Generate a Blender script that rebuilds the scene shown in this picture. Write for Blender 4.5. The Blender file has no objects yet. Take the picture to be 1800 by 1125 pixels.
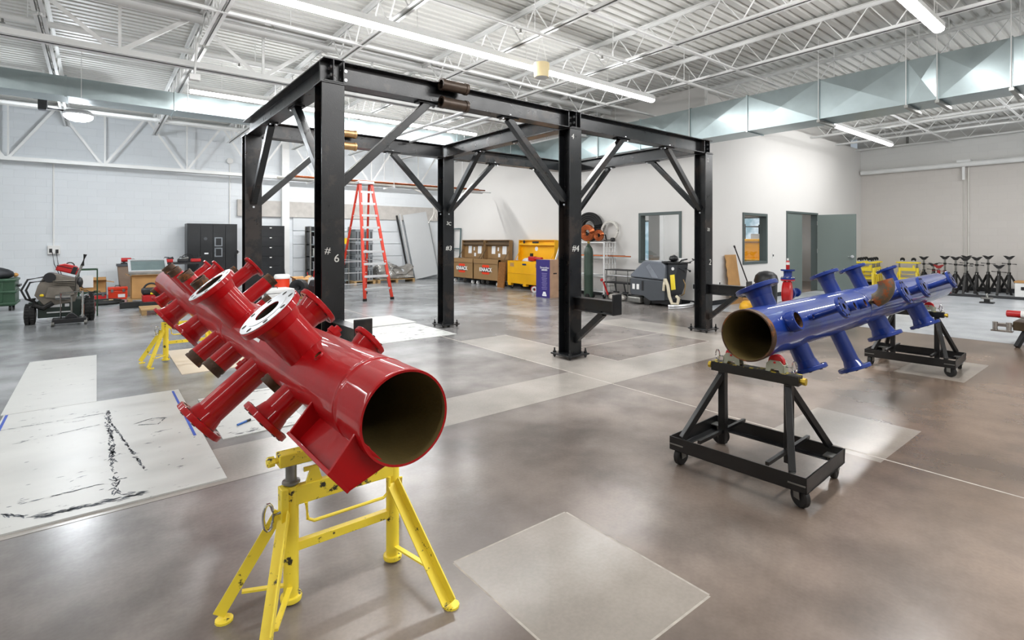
import bpy, bmesh, math, random
from mathutils import Vector, Matrix
random.seed(7)
PI = math.pi
sc = bpy.context.scene
COL = sc.collection
V = Vector

# ------------------------------------------------------------------ camera
FPX, CX, HZ, YAW, EYE = 918.4, 900.0, 422.8, 0.6717, 1.448
S_, C_ = math.sin(YAW), math.cos(YAW)
cam = bpy.data.cameras.new('camera'); camo = bpy.data.objects.new('camera', cam); COL.objects.link(camo)
cam.sensor_fit = 'HORIZONTAL'; cam.sensor_width = 36.0; cam.lens = FPX / 1800 * 36
cam.shift_x = 0.0; cam.shift_y = -(562.5 - HZ) / 1800
cam.clip_start = 0.05; cam.clip_end = 200
camo.location = (0, 0, EYE); camo.rotation_euler = (PI / 2, 0, -YAW)
sc.camera = camo

# ------------------------------------------------------------------ materials
MATS = {}
def nodes_of(name):
    m = bpy.data.materials.new(name); m.use_nodes = True
    return m, m.node_tree.nodes, m.node_tree.links, m.node_tree.nodes['Principled BSDF']
def hexc(c):
    if isinstance(c, str):
        c = c.lstrip('#'); v = [int(c[i:i + 2], 16) / 255 for i in (0, 2, 4)]
        return tuple((x / 12.92 if x <= .04045 else ((x + .055) / 1.055) ** 2.4) for x in v)
    return tuple(c)
def pm(name, col, rough=.5, metal=0., var=.12, scale=6., bump=0., bscale=60., wear=None, coat=0., rvar=.08, stretch=(1, 1, 1), spec=.5):
    """painted / metal surface: noise in colour and gloss, optional worn patches of a second colour, optional bump"""
    if name in MATS: return MATS[name]
    m, N, L, b = nodes_of(name)
    c = hexc(col)
    tc = N.new('ShaderNodeTexCoord'); mp = N.new('ShaderNodeMapping'); mp.inputs['Scale'].default_value = stretch
    L.new(tc.outputs['Object'], mp.inputs['Vector'])
    nz = N.new('ShaderNodeTexNoise'); nz.inputs['Scale'].default_value = scale; nz.inputs['Detail'].default_value = 5
    L.new(mp.outputs[0], nz.inputs['Vector'])
    rp = N.new('ShaderNodeValToRGB'); rp.color_ramp.elements[0].position = .3; rp.color_ramp.elements[1].position = .7
    rp.color_ramp.elements[0].color = tuple(x * (1 - var) for x in c) + (1,)
    rp.color_ramp.elements[1].color = tuple(min(1, x * (1 + var * .6)) for x in c) + (1,)
    L.new(nz.outputs['Fac'], rp.inputs['Fac'])
    out = rp.outputs[0]
    if wear:
        wc, amount, ws = wear
        n2 = N.new('ShaderNodeTexNoise'); n2.inputs['Scale'].default_value = ws; n2.inputs['Detail'].default_value = 8; n2.inputs['Roughness'].default_value = .7
        L.new(mp.outputs[0], n2.inputs['Vector'])
        r2 = N.new('ShaderNodeValToRGB'); r2.color_ramp.elements[0].position = 1 - amount; r2.color_ramp.elements[1].position = min(1, 1 - amount + .04)
        L.new(n2.outputs['Fac'], r2.inputs['Fac'])
        mx = N.new('ShaderNodeMix'); mx.data_type = 'RGBA'
        L.new(r2.outputs[0], mx.inputs['Factor']); L.new(out, mx.inputs['A']); mx.inputs['B'].default_value = hexc(wc) + (1,)
        out = mx.outputs['Result']
    L.new(out, b.inputs['Base Color'])
    mr = N.new('ShaderNodeMapRange'); mr.inputs['To Min'].default_value = max(.02, rough - rvar); mr.inputs['To Max'].default_value = min(1, rough + rvar)
    L.new(nz.outputs['Fac'], mr.inputs['Value']); L.new(mr.outputs[0], b.inputs['Roughness'])
    b.inputs['Metallic'].default_value = metal; b.inputs['Specular IOR Level'].default_value = spec
    if coat: b.inputs['Coat Weight'].default_value = coat; b.inputs['Coat Roughness'].default_value = .03
    if bump:
        n3 = N.new('ShaderNodeTexNoise'); n3.inputs['Scale'].default_value = bscale; n3.inputs['Detail'].default_value = 3
        L.new(mp.outputs[0], n3.inputs['Vector'])
        bp = N.new('ShaderNodeBump'); bp.inputs['Strength'].default_value = bump; bp.inputs['Distance'].default_value = .01
        L.new(n3.outputs['Fac'], bp.inputs['Height']); L.new(bp.outputs[0], b.inputs['Normal'])
    MATS[name] = m
    return m
def emit(name, col, strength):
    m, N, L, b = nodes_of(name)
    b.inputs['Base Color'].default_value = (.8, .8, .8, 1)
    b.inputs['Emission Color'].default_value = hexc(col) + (1,); b.inputs['Emission Strength'].default_value = strength
    return m
def glass(name, tint=(1, 1, 1), refl=.12):
    m, N, L, b = nodes_of(name)
    t = N.new('ShaderNodeBsdfTransparent'); t.inputs[0].default_value = tint + (1,)
    g = N.new('ShaderNodeBsdfGlossy'); g.inputs['Roughness'].default_value = .02
    x = N.new('ShaderNodeMixShader'); x.inputs[0].default_value = refl
    L.new(t.outputs[0], x.inputs[1]); L.new(g.outputs[0], x.inputs[2]); L.new(x.outputs[0], N['Material Output'].inputs['Surface'])
    return m

# ------------------------------------------------------------------ mesh builder
class MB:
    def __init__(s): s.v = []; s.f = []; s.mi = []; s.m = 0
    def add(s, vs, fs):
        b = len(s.v); s.v += [V(p) for p in vs]; s.f += [tuple(i + b for i in f) for f in fs]; s.mi += [s.m] * len(fs); return s
    def box(s, x0, x1, y0, y1, z0, z1):
        vs = [(x, y, z) for z in (z0, z1) for y in (y0, y1) for x in (x0, x1)]
        return s.add(vs, [(0, 2, 3, 1), (4, 5, 7, 6), (0, 1, 5, 4), (2, 6, 7, 3), (0, 4, 6, 2), (1, 3, 7, 5)])
    def cbox(s, c, sx, sy, sz): return s.box(c[0] - sx / 2, c[0] + sx / 2, c[1] - sy / 2, c[1] + sy / 2, c[2] - sz / 2, c[2] + sz / 2)
    def frame(s, d, up=None):
        d = V(d).normalized(); up = V(up) if up else (V((0, 0, 1)) if abs(d.z) < .95 else V((1, 0, 0)))
        x = d.cross(up).normalized(); return x, x.cross(d).normalized(), d
    def poly_sweep(s, p, q, prof, up=None):
        """closed 2D profile (side, up) swept straight from p to q"""
        p, q = V(p), V(q); x, y, d = s.frame(q - p, up); n = len(prof)
        vs = [p + x * a + y * b for a, b in prof] + [q + x * a + y * b for a, b in prof]
        fs = [(i, (i + 1) % n, n + (i + 1) % n, n + i) for i in range(n)] + [tuple(range(n))[::-1], tuple(range(n, 2 * n))]
        return s.add(vs, fs)
    def bar(s, p, q, w, h, up=None): return s.poly_sweep(p, q, [(-w / 2, -h / 2), (w / 2, -h / 2), (w / 2, h / 2), (-w / 2, h / 2)], up)
    def angle(s, p, q, w, h, t, up=None): return s.poly_sweep(p, q, [(0, 0), (w, 0), (w, t), (t, t), (t, h), (0, h)], up)
    def wide(s, p, q, depth, width, tf=.012, tw=.009, up=None):
        a, b, c = width / 2, depth / 2, tw / 2
        return s.poly_sweep(p, q, [(-a, -b), (a, -b), (a, -b + tf), (c, -b + tf), (c, b - tf), (a, b - tf), (a, b), (-a, b), (-a, b - tf), (-c, b - tf), (-c, -b + tf), (-a, -b + tf)], up)
    def lathe(s, o, d, prof, n=24, closed=True):
        """profile [(radius, distance along d)] turned about the axis through o"""
        o = V(o); x, y, d = s.frame(d); k = len(prof); vs = []; fs = []
        for r, h in prof:
            for i in range(n):
                a = 2 * PI * i / n; vs.append(o + d * h + (x * math.cos(a) + y * math.sin(a)) * max(r, 1e-5))
        for j in range(k - 1):
            for i in range(n):
                i2 = (i + 1) % n; fs.append((j * n + i, j * n + i2, (j + 1) * n + i2, (j + 1) * n + i))
        if closed:
            if prof[0][0] > 1e-4: fs.append(tuple(range(n))[::-1])
            if prof[-1][0] > 1e-4: fs.append(tuple(range((k - 1) * n, k * n)))
        return s.add(vs, fs)
    def cyl(s, p, q, r, r2=None, n=16):
        p, q = V(p), V(q); return s.lathe(p, q - p, [(r, 0), (r if r2 is None else r2, (q - p).length)], n)
    def pipe(s, p, q, ro, ri, n=32):
        p, q = V(p), V(q); l = (q - p).length
        return s.lathe(p, q - p, [(ri, 0), (ro, 0), (ro, l), (ri, l), (ri, 0)], n, closed=False)
    def tube(s, pts, r, n=8, closed=False):
        pts = [V(p) for p in pts]; k = len(pts); vs = []; fs = []; prev = None
        for i, p in enumerate(pts):
            if closed: d = pts[(i + 1) % k] - pts[i - 1]
            else: d = pts[min(i + 1, k - 1)] - pts[max(i - 1, 0)]
            d = d.normalized()
            if prev is None:
                x, y, _ = s.frame(d)
            else:
                x = prev - d * prev.dot(d)
                x = x.normalized() if x.length > 1e-5 else s.frame(d)[0]
                y = d.cross(x)
            prev = x
            rr = r[i] if isinstance(r, (list, tuple)) else r
            for j in range(n):
                a = 2 * PI * j / n; vs.append(p + (x * math.cos(a) + y * math.sin(a)) * rr)
        for i in range(k if closed else k - 1):
            i2 = (i + 1) % k
            for j in range(n):
                j2 = (j + 1) % n; fs.append((i * n + j, i * n + j2, i2 * n + j2, i2 * n + j))
        if not closed: fs += [tuple(range(n))[::-1], tuple(range((k - 1) * n, k * n))]
        return s.add(vs, fs)
    def ball(s, c, r, n=16, m=10):
        r = (r, r, r) if not isinstance(r, (tuple, list)) else r; c = V(c); vs = []; fs = []
        for j in range(m + 1):
            t = PI * j / m
            for i in range(n):
                a = 2 * PI * i / n; vs.append(c + V((r[0] * math.sin(t) * math.cos(a), r[1] * math.sin(t) * math.sin(a), r[2] * math.cos(t))))
        for j in range(m):
            for i in range(n):
                i2 = (i + 1) % n; fs.append((j * n + i, (j + 1) * n + i, (j + 1) * n + i2, j * n + i2))
        return s.add(vs, fs)
    def prism(s, pts, ext):
        pts = [V(p) for p in pts]; e = V(ext); n = len(pts)
        return s.add(pts + [p + e for p in pts], [tuple(range(n))[::-1], tuple(range(n, 2 * n))] + [(i, (i + 1) % n, n + (i + 1) % n, n + i) for i in range(n)])
    def nut(s, p, d, r, h):
        return s.lathe(p, d, [(r, 0), (r, h)], 6)
    def jitter(s, a):
        s.v = [p + V((random.uniform(-a, a), random.uniform(-a, a), random.uniform(-a, a))) for p in s.v]; return s
    def turn(s, M): s.v = [M @ p for p in s.v]; return s
    def build(s, name, mat, parent=None, bevel=0., smooth=35., sub=0, world=False):
        if world and parent is not None:
            r = parent
            while r.parent is not None: r = r.parent
            Mi = (Matrix.Translation(r.location) @ Matrix.Rotation(r.rotation_euler.z, 4, 'Z')).inverted()
            s.v = [Mi @ p for p in s.v]
        me = bpy.data.meshes.new(name)
        me.from_pydata([tuple(p) for p in s.v], [], s.f); me.update()
        for m in (mat if isinstance(mat, (list, tuple)) else [mat]): me.materials.append(m)
        if any(s.mi):
            for p, i in zip(me.polygons, s.mi): p.material_index = i
        bm = bmesh.new(); bm.from_mesh(me)
        bmesh.ops.remove_doubles(bm, verts=bm.verts, dist=1e-5)
        bmesh.ops.recalc_face_normals(bm, faces=bm.faces); bm.to_mesh(me); bm.free()
        if smooth:
            for p in me.polygons: p.use_smooth = True
            me.set_sharp_from_angle(angle=math.radians(smooth))
        o = bpy.data.objects.new(name, me); COL.objects.link(o)
        if parent is not None: o.parent = parent
        if bevel:
            md = o.modifiers.new('bevel', 'BEVEL'); md.width = bevel; md.segments = 2; md.limit_method = 'ANGLE'; md.angle_limit = math.radians(40)
        if sub:
            md = o.modifiers.new('sub', 'SUBSURF'); md.levels = sub; md.render_levels = sub
        return o

def tag(o, label, cat, group=None, kind=None):
    o['label'] = label; o['category'] = cat
    if group: o['group'] = group
    if kind: o['kind'] = kind
    return o
def thing(name, label, cat, loc=(0, 0, 0), rz=0., group=None):
    o = bpy.data.objects.new(name, None); COL.objects.link(o); o.empty_display_size = .1
    o.location = loc; o.rotation_euler = (0, 0, rz)
    return tag(o, label, cat, group)
def solo(name, mb, mat, label, cat, group=None, **k):
    """a thing that is one mesh, built in world coordinates, its origin moved to its base"""
    lo = V((min(p.x for p in mb.v), min(p.y for p in mb.v), min(p.z for p in mb.v))); hi = V((max(p.x for p in mb.v), max(p.y for p in mb.v), max(p.z for p in mb.v)))
    o0 = V(((lo.x + hi.x) / 2, (lo.y + hi.y) / 2, lo.z)); mb.v = [p - o0 for p in mb.v]
    o = mb.build(name, mat, None, **k); o.location = o0
    return tag(o, label, cat, group)
def struct(name, mb, mat, parent=None, label=None, cat=None, **k):
    o = mb.build(name, mat, parent, **k)
    if parent is None:
        o['kind'] = 'structure'
        if label: o['label'] = label
        if cat: o['category'] = cat
    return o
def dup(root, loc, rz=None, label=None, group=None):
    r = root.copy(); COL.objects.link(r); r.location = loc
    if rz is not None: r.rotation_euler = (0, 0, rz)
    if label: r['label'] = label
    if group: r['group'] = group
    for ch in list(root.children):
        c = ch.copy(); COL.objects.link(c); c.parent = r
        for g in list(ch.children):
            d = g.copy(); COL.objects.link(d); d.parent = c
    return r
def text(name, body, size, M, mat, parent, depth=.001, world=True, bold=0.):
    cu = bpy.data.curves.new('t', 'FONT'); cu.body = body; cu.size = size; cu.extrude = depth; cu.align_x = 'CENTER'; cu.align_y = 'CENTER'; cu.offset = bold
    to = bpy.data.objects.new('t', cu); COL.objects.link(to); bpy.context.view_layer.update()
    me = bpy.data.meshes.new_from_object(to.evaluated_get(bpy.context.evaluated_depsgraph_get()))
    bpy.data.objects.remove(to); bpy.data.curves.remove(cu)
    mb = MB(); mb.add([M @ v.co for v in me.vertices], [tuple(p.vertices) for p in me.polygons]); bpy.data.meshes.remove(me)
    return mb.build(name, mat, parent, smooth=0, world=world)
def face(o, right, up):
    """matrix that lays text (x right, y up) on a face"""
    r = V(right).normalized(); u = V(up).normalized(); n = r.cross(u)
    return Matrix(((r.x, u.x, n.x, o[0]), (r.y, u.y, n.y, o[1]), (r.z, u.z, n.z, o[2]), (0, 0, 0, 1)))
def arc(c, r, a0, a1, n, x=(1, 0, 0), y=(0, 0, 1)):
    c, x, y = V(c), V(x), V(y)
    return [c + x * (r * math.cos(a0 + (a1 - a0) * i / n)) + y * (r * math.sin(a0 + (a1 - a0) * i / n)) for i in range(n + 1)]
# a pixel of the 1800 x 1125 photograph to a point on a plane of the room
def ray(u, v):
    t = (u - CX) / FPX; return V((S_ + t * C_, C_ - t * S_, (HZ - v) / FPX))
def onX(u, v, X): r = ray(u, v); return V((0, 0, EYE)) + r * (X / r.x)
def onY(u, v, Y): r = ray(u, v); return V((0, 0, EYE)) + r * (Y / r.y)
def onZ(u, v, Z=0.): r = ray(u, v); return V((0, 0, EYE)) + r * ((Z - EYE) / r.z)

# palette
M_black = pm('black_steel_paint', '#121416', .3, 0, .25, 9, bump=.08, bscale=90, wear=('#2a2421', .46, 2.2))  # brown sheen of the beams painted into the colour as noise patches
M_cart = pm('black_cart_paint', '#101112', .35, 0, .2, 9, bump=.06, bscale=90)
M_bolt = pm('zinc_bolt', '#c9ccd0', .3, .9, .1, 20)
M_white = pm('white_paint_steel', '#e6e7e6', .45, 0, .05, 3)
M_galv = pm('galvanised_sheet', '#a3b0b2', .33, .8, .1, 4)
M_red = pm('red_gloss_paint', '#a6030b', .48, 0, .14, 5, bump=.05, bscale=40, coat=.45, spec=.15)
M_blue = pm('blue_gloss_paint', '#0b2c78', .48, 0, .16, 5, bump=.07, bscale=30, coat=.6, spec=.2)
M_yel = pm('yellow_paint', '#f6de42', .42, 0, .08, 5, wear=('#2b2a26', .405, 14), bump=.05)
M_yel2 = pm('yellow_paint_clean', '#f6de42', .42, 0, .08, 5)
M_jobyel = pm('jobsite_yellow', '#f2b400', .45, 0, .06, 4)
M_tan = pm('job_box_tan', '#8d6e47', .5, 0, .08, 4)
M_brownsteel = pm('rusty_pipe_end', '#4a3524', .6, .3, .35, 14, bump=.3, bscale=60, wear=('#7a4a22', .45, 10))
M_inside = pm('pipe_bore', '#2b2416', .6, .4, .3, 4, bump=.15)
M_rubber = pm('black_rubber', '#131313', .6, 0, .2, 10)
M_chrome = pm('chrome', '#c8c8c6', .15, 1, .05, 10)
M_steel = pm('bare_steel', '#8c8c88', .38, .8, .2, 12)
M_dark = pm('dark_plastic', '#1b1c1f', .42, 0, .2, 8)
M_card = pm('cardboard', '#b98d58', .8, 0, .12, 5, bump=.05)
M_copper = pm('copper_pipe', '#b4643c', .3, .85, .15, 6)
M_pvc = pm('white_pvc', '#d8d6cf', .45, 0, .08, 5)
M_wood = pm('pale_wood', '#b8935c', .7, 0, .25, 4, stretch=(1, 12, 12))
M_gray = pm('machine_grey', '#474b50', .42, 0, .06, 4)
M_alu = pm('aluminium', '#d4d6d8', .35, .6, .06, 10)
M_orange = pm('orange_fibreglass', '#bb301a', .42, 0, .08, 6)
M_redp = pm('red_plastic', '#b31a1c', .4, 0, .1, 6)
M_green = pm('green_paint', '#24452f', .42, 0, .12, 5)
M_cyl = pm('cylinder_green', '#33453a', .4, 0, .08, 4)
M_whitepl = pm('white_plastic', '#e4e4e2', .4, 0, .04, 5)
M_paper = pm('white_paper', '#e6e8ea', .7, 0, .03, 5)
M_chalk = pm('chalk_mark', '#cfcfca', .9, 0, .15, 60)
M_doorp = pm('door_grey_green', '#66716d', .45, 0, .03, 2)
M_frame = pm('window_frame_grey', '#4d5857', .45, 0, .04, 4)
# ================================================================== room shell
def floor_mat(name, near, far, vary=.22, rough=.2):
    m, N, L, b = nodes_of(name)
    tc = N.new('ShaderNodeTexCoord'); sx = N.new('ShaderNodeSeparateXYZ'); L.new(tc.outputs['Object'], sx.inputs[0])
    big = N.new('ShaderNodeTexNoise'); big.inputs['Scale'].default_value = .5; big.inputs['Detail'].default_value = 3; big.inputs['Roughness'].default_value = .5
    L.new(tc.outputs['Object'], big.inputs['Vector'])
    med = N.new('ShaderNodeTexNoise'); med.inputs['Scale'].default_value = 1.7; med.inputs['Detail'].default_value = 5; med.inputs['Roughness'].default_value = .55
    L.new(tc.outputs['Object'], med.inputs['Vector'])
    fine = N.new('ShaderNodeTexNoise'); fine.inputs['Scale'].default_value = 55; fine.inputs['Detail'].default_value = 4
    L.new(tc.outputs['Object'], fine.inputs['Vector'])
    # lighting tint painted into the concrete: brown near, greyer further in (noisy edge)
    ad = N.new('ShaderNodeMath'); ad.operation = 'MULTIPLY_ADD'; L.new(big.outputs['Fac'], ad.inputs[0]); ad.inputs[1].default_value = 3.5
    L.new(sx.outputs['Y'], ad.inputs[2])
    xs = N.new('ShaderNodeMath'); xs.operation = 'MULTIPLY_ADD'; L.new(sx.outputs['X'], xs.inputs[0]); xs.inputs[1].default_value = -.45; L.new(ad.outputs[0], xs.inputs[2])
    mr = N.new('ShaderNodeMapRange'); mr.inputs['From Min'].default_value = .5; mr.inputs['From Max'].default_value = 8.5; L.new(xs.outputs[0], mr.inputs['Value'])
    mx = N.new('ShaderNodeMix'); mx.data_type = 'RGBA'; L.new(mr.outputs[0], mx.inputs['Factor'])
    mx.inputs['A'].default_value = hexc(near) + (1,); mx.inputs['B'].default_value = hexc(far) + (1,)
    def ramp(src, a, c, lo, hi):
        r = N.new('ShaderNodeValToRGB'); r.color_ramp.interpolation = 'EASE'; r.color_ramp.elements[0].position = a; r.color_ramp.elements[1].position = c
        r.color_ramp.elements[0].color = (lo, lo, lo, 1); r.color_ramp.elements[1].color = (hi, hi, hi, 1); L.new(src, r.inputs[0]); return r.outputs[0]
    col = mx.outputs['Result']
    for src, a, c, lo, hi in ((big.outputs['Fac'], .3, .7, 1 - vary, 1.08), (med.outputs['Fac'], .28, .72, 1 - vary, 1.12), (fine.outputs['Fac'], .3, .7, .95, 1.03)):
        mm = N.new('ShaderNodeMix'); mm.data_type = 'RGBA'; mm.blend_type = 'MULTIPLY'; mm.inputs['Factor'].default_value = 1
        L.new(col, mm.inputs['A']); L.new(ramp(src, a, c, lo, hi), mm.inputs['B']); col = mm.outputs['Result']
    L.new(col, b.inputs['Base Color'])
    rr = N.new('ShaderNodeMapRange'); rr.inputs['To Min'].default_value = rough - .02; rr.inputs['To Max'].default_value = rough + .045; L.new(big.outputs['Fac'], rr.inputs['Value'])
    L.new(rr.outputs[0], b.inputs['Roughness']); b.inputs['Specular IOR Level'].default_value = .6
    return m
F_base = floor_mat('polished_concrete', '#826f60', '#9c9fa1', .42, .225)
F_light = floor_mat('pale_concrete_infill', '#938a80', '#a8a6a2', .16, .225)
F_paint = floor_mat('painted_grey_concrete', '#b4b9be', '#b4b9be', .12, .225)
F_joint = pm('sawn_joint', '#a59e94', .8, 0, .3, 20)
F_joint2 = pm('dark_joint', '#4c4640', .9, 0, .3, 20)
XS = [-8, 1.25, 1.26, 1.955, 1.965, 4.0, 4.075, 4.09, 4.9, 4.912, 6.9, 6.912, 7.7, 8.1, 10.02, 10.035, 20.2]
YS = [-6, 1.16, 1.17, 1.3, 1.9, 2.0, 2.01, 3.5, 3.508, 4.12, 4.13, 4.95, 4.962, 6.35, 12.0, 18.0]
fl = MB(); nx = len(XS)
fl.v = [V((x, y, 0)) for y in YS for x in XS]
for j in range(len(YS) - 1):
    for i in range(nx - 1):
        x0, x1, y0, y1 = XS[i], XS[i + 1], YS[j], YS[j + 1]; cx, cy = (x0 + x1) / 2, (y0 + y1) / 2
        k = 0
        if 3.508 < cy < 4.12 and cx < 7.7: k = 1
        if 4.09 < cx < 4.9 and 4.12 < cy < 6.4: k = 1
        if 6.912 < cx < 7.7 and 4.12 < cy < 6.4: k = 1
        if 1.26 < cx < 1.955 and 1.17 < cy < 2.0: k = 1
        if 4.0 < cx < 4.9 and 1.17 < cy < 1.9: k = 1
        if 6.912 < cx < 8.1 and 1.3 < cy < 1.9: k = 1
        if cx > 10.035 and cy < 6.35: k = 2
        if (x1 - x0 < .02):
            if i == 6: k = 3
            elif i == 8 and 4.13 < cy < 6.3: k = 3
            elif i == 10 and 4.13 < cy < 6.3: k = 3
            elif i == 14 and cy < 6.35: k = 4
            elif i in (1, 3) and 1.17 < cy < 2.0: k = 3
        if (y1 - y0 < .02):
            if j == 7 and cx < 7.7: k = 4
            elif j == 9 and (4.9 < cx < 6.9): k = 3
            elif j == 11 and 4.9 < cx < 6.9: k = 3
            elif j in (1, 5) and 1.26 < cx < 1.96: k = 3
        fl.f.append((j * nx + i, j * nx + i + 1, (j + 1) * nx + i + 1, (j + 1) * nx + i)); fl.mi.append(k)
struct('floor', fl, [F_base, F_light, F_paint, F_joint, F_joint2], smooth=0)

def block_wall(name, axis, upper, lower=None, zsplit=3.6, groove=.5):
    """painted concrete block: 40 x 20 cm courses, optional two-tone paint"""
    m, N, L, b = nodes_of(name)
    tc = N.new('ShaderNodeTexCoord'); sx = N.new('ShaderNodeSeparateXYZ'); L.new(tc.outputs['Object'], sx.inputs[0])
    cb = N.new('ShaderNodeCombineXYZ'); L.new(sx.outputs[axis], cb.inputs['X']); L.new(sx.outputs['Z'], cb.inputs['Y'])
    br = N.new('ShaderNodeTexBrick'); br.inputs['Scale'].default_value = 1; br.inputs['Brick Width'].default_value = .4; br.inputs['Row Height'].default_value = .2
    br.inputs['Mortar Size'].default_value = .006; br.inputs['Mortar Smooth'].default_value = .6
    br.inputs['Color1'].default_value = (1, 1, 1, 1); br.inputs['Color2'].default_value = (.975, .975, .975, 1); br.inputs['Mortar'].default_value = (.955, .955, .955, 1)
    L.new(cb.outputs[0], br.inputs['Vector'])
    mx = N.new('ShaderNodeMix'); mx.data_type = 'RGBA'; mx.inputs['A'].default_value = hexc(lower or upper) + (1,); mx.inputs['B'].default_value = hexc(upper) + (1,)
    gt = N.new('ShaderNodeMath'); gt.operation = 'GREATER_THAN'; gt.inputs[1].default_value = zsplit; L.new(sx.outputs['Z'], gt.inputs[0]); L.new(gt.outputs[0], mx.inputs['Factor'])
    mm = N.new('ShaderNodeMix'); mm.data_type = 'RGBA'; mm.blend_type = 'MULTIPLY'; mm.inputs['Factor'].default_value = 1
    L.new(mx.outputs['Result'], mm.inputs['A']); L.new(br.outputs['Color'], mm.inputs['B']); L.new(mm.outputs['Result'], b.inputs['Base Color'])
    bp = N.new('ShaderNodeBump'); bp.inputs['Strength'].default_value = groove; bp.inputs['Distance'].default_value = .006; bp.invert = True
    L.new(br.outputs['Fac'], bp.inputs['Height']); L.new(bp.outputs[0], b.inputs['Normal']); b.inputs['Roughness'].default_value = .6
    return m
W_back = block_wall('painted_block_back', 'X', '#dfe4e8')
W_right = block_wall('painted_block_right', 'Y', '#dcdcda', '#cdc8c3', 3.64, .3)
W_off = pm('painted_drywall', '#d9d7d4', .6, 0, .02, 1)
W_plain = pm('plain_white_wall', '#d8d8d6', .6, 0, .02, 1)

XO, YO, XR, YB, DK = 10.45, 6.35, 19.8, 17.7, 4.86      # office side, office front, right wall, back wall, roof deck
struct('wall_back', MB().box(-8.2, 20.2, YB, YB + .2, 0, 5.1), W_back)
struct('wall_left', MB().box(-8.2, -8, -6.2, YB, 0, 5.1), W_plain)
struct('wall_front', MB().box(-8.2, 20.2, -6.2, -6, 0, 5.1), W_plain)
struct('wall_right', MB().box(XR, XR + .5, -6, YO + .2, 0, 4.42).box(XR + .3, XR + .5, -6, YO + .2, 4.42, 5.1), W_right)
Y1, Y2, ZW0, ZW1 = 6.92, 8.12, .9, 2.12
struct('wall_office_side', MB().box(XO, XO + .14, YO, Y1, 0, DK).box(XO, XO + .14, Y2, YB, 0, DK).box(XO, XO + .14, Y1, Y2, 0, ZW0).box(XO, XO + .14, Y1, Y2, ZW1, DK), W_off)
X1, X2, D1, D2, ZD = 12.09, 13.31, 14.38, 16.37, 2.24
w = MB()
w.box(XO + .14, X1, YO, YO + .14, 0, 4.45).box(X2, D1, YO, YO + .14, 0, 4.45).box(D2, XR, YO, YO + .14, 0, 4.45)
w.box(X1, X2, YO, YO + .14, 0, .87).box(X1, X2, YO, YO + .14, 2.12, 4.45).box(D1, D2, YO, YO + .14, ZD, 4.45).box(XO + .14, XR, YO + .3, YO + .44, 4.45, DK).box(XO + .14, XR, YO + .14, YO + .44, 4.4, 4.45)
struct('wall_office_front', w, W_off)
# office interior seen through the panes
struct('wall_office_rear', MB().box(XO + .14, XR, 11.4, 11.5, 0, 2.9), W_plain)
struct('wall_partition', MB().box(14.0, 14.1, 8.3, 11.4, 0, 2.9), W_plain)
struct('wall_office_right', MB().box(XR, XR + .2, YO + .2, 11.5, 0, 2.95), W_plain)
struct('ceiling_office', MB().box(XO + .14, XR, YO + .14, 11.5, 2.9, 2.95), W_plain)
bb = MB().box(XO - .015, XO, YO, YB, 0, .1).box(XO - .015, XO + .14, YO - .015, YO, 0, .1).box(XO + .14, D1, YO - .015, YO, 0, .1).box(D2, XR, YO - .015, YO, 0, .1)
struct('baseboard_office', bb, pm('black_cove_base', '#23262a', .5))
struct('baseboard_right', MB().box(XR - .015, XR, -6, YO, 0, .1), pm('black_cove_base', '#23262a', .5))

def deck_mesh(x0, x1, y0, y1, z):
    m = MB(); pr = []
    y = y0
    while y < y1:
        pr += [(y, z), (y + .085, z), (y + .1, z + .045), (y + .14, z + .045)]; y += .155
    n = len(pr); m.add([(x0, a, b) for a, b in pr] + [(x1, a, b) for a, b in pr], [(i, i + 1, n + i + 1, n + i) for i in range(n - 1)])
    return m
struct('ceiling', deck_mesh(-8.2, 20.3, -6.2, YB + .2, DK), pm('white_roof_deck', '#dadad6', .5, 0, .05, 2), smooth=0)
struct('ceiling_lid', MB().box(-8.2, 20.3, -6.2, YB + .2, 5.1, 5.15), W_plain)

# office window units and double door
def window(name, axis, a0, a1, z0, z1, c, depth):
    o = bpy.data.objects.new(name, None); COL.objects.link(o); o['kind'] = 'structure'
    t = .065
    def bx(m, u0, u1, v0, v1, d0, d1):
        return m.box(d0, d1, u0, u1, v0, v1) if axis == 'Y' else m.box(u0, u1, d0, d1, v0, v1)
    m = MB()
    bx(m, a0, a0 + t, z0, z1, c - .02, c + depth); bx(m, a1 - t, a1, z0, z1, c - .02, c + depth); bx(m, a0 + t, a1 - t, z1 - t, z1, c - .02, c + depth); bx(m, a0 + t, a1 - t, z0, z0 + t, c - .02, c + depth)
    m.build('window_frame', M_frame, o)
    g = MB(); bx(g, a0 + t, a1 - t, z0 + t, z1 - t, c + depth * .5, c + depth * .5 + .006); g.build('window_pane', GLASS, o)
    return o
GLASS = glass('clear_pane')
window('window_1', 'Y', Y1, Y2, ZW0, ZW1, XO, .16)
window('window_2', 'X', X1, X2, .87, 2.12, YO, .16)
dr = bpy.data.objects.new('door_1', None); COL.objects.link(dr); dr['kind'] = 'structure'
MB().box(D1, D1 + .05, YO - .02, YO + .16, 0, ZD).box(D2 - .05, D2, YO - .02, YO + .16, 0, ZD).box(D1 + .05, D2 - .05, YO - .02, YO + .16, ZD - .05, ZD).build('door_frame', M_frame, dr)
lf = MB().box(D1 + .05, 15.38, YO + .01, YO + .055, .01, ZD - .055).build('door_leaf', M_doorp, dr)
hg = MB()
for z in (.35, 1.15, 1.95): hg.cyl((D1 + .055, YO, z - .055), (D1 + .055, YO, z + .055), .014, n=8)
hg.build('hinge', M_alu, lf)
hx, hy, ex, ey = D2 - .05, YO - .02, 16.56, 5.42
dv = V((ex - hx, ey - hy, 0)).normalized(); nv = V((-dv.y, dv.x, 0))
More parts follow.
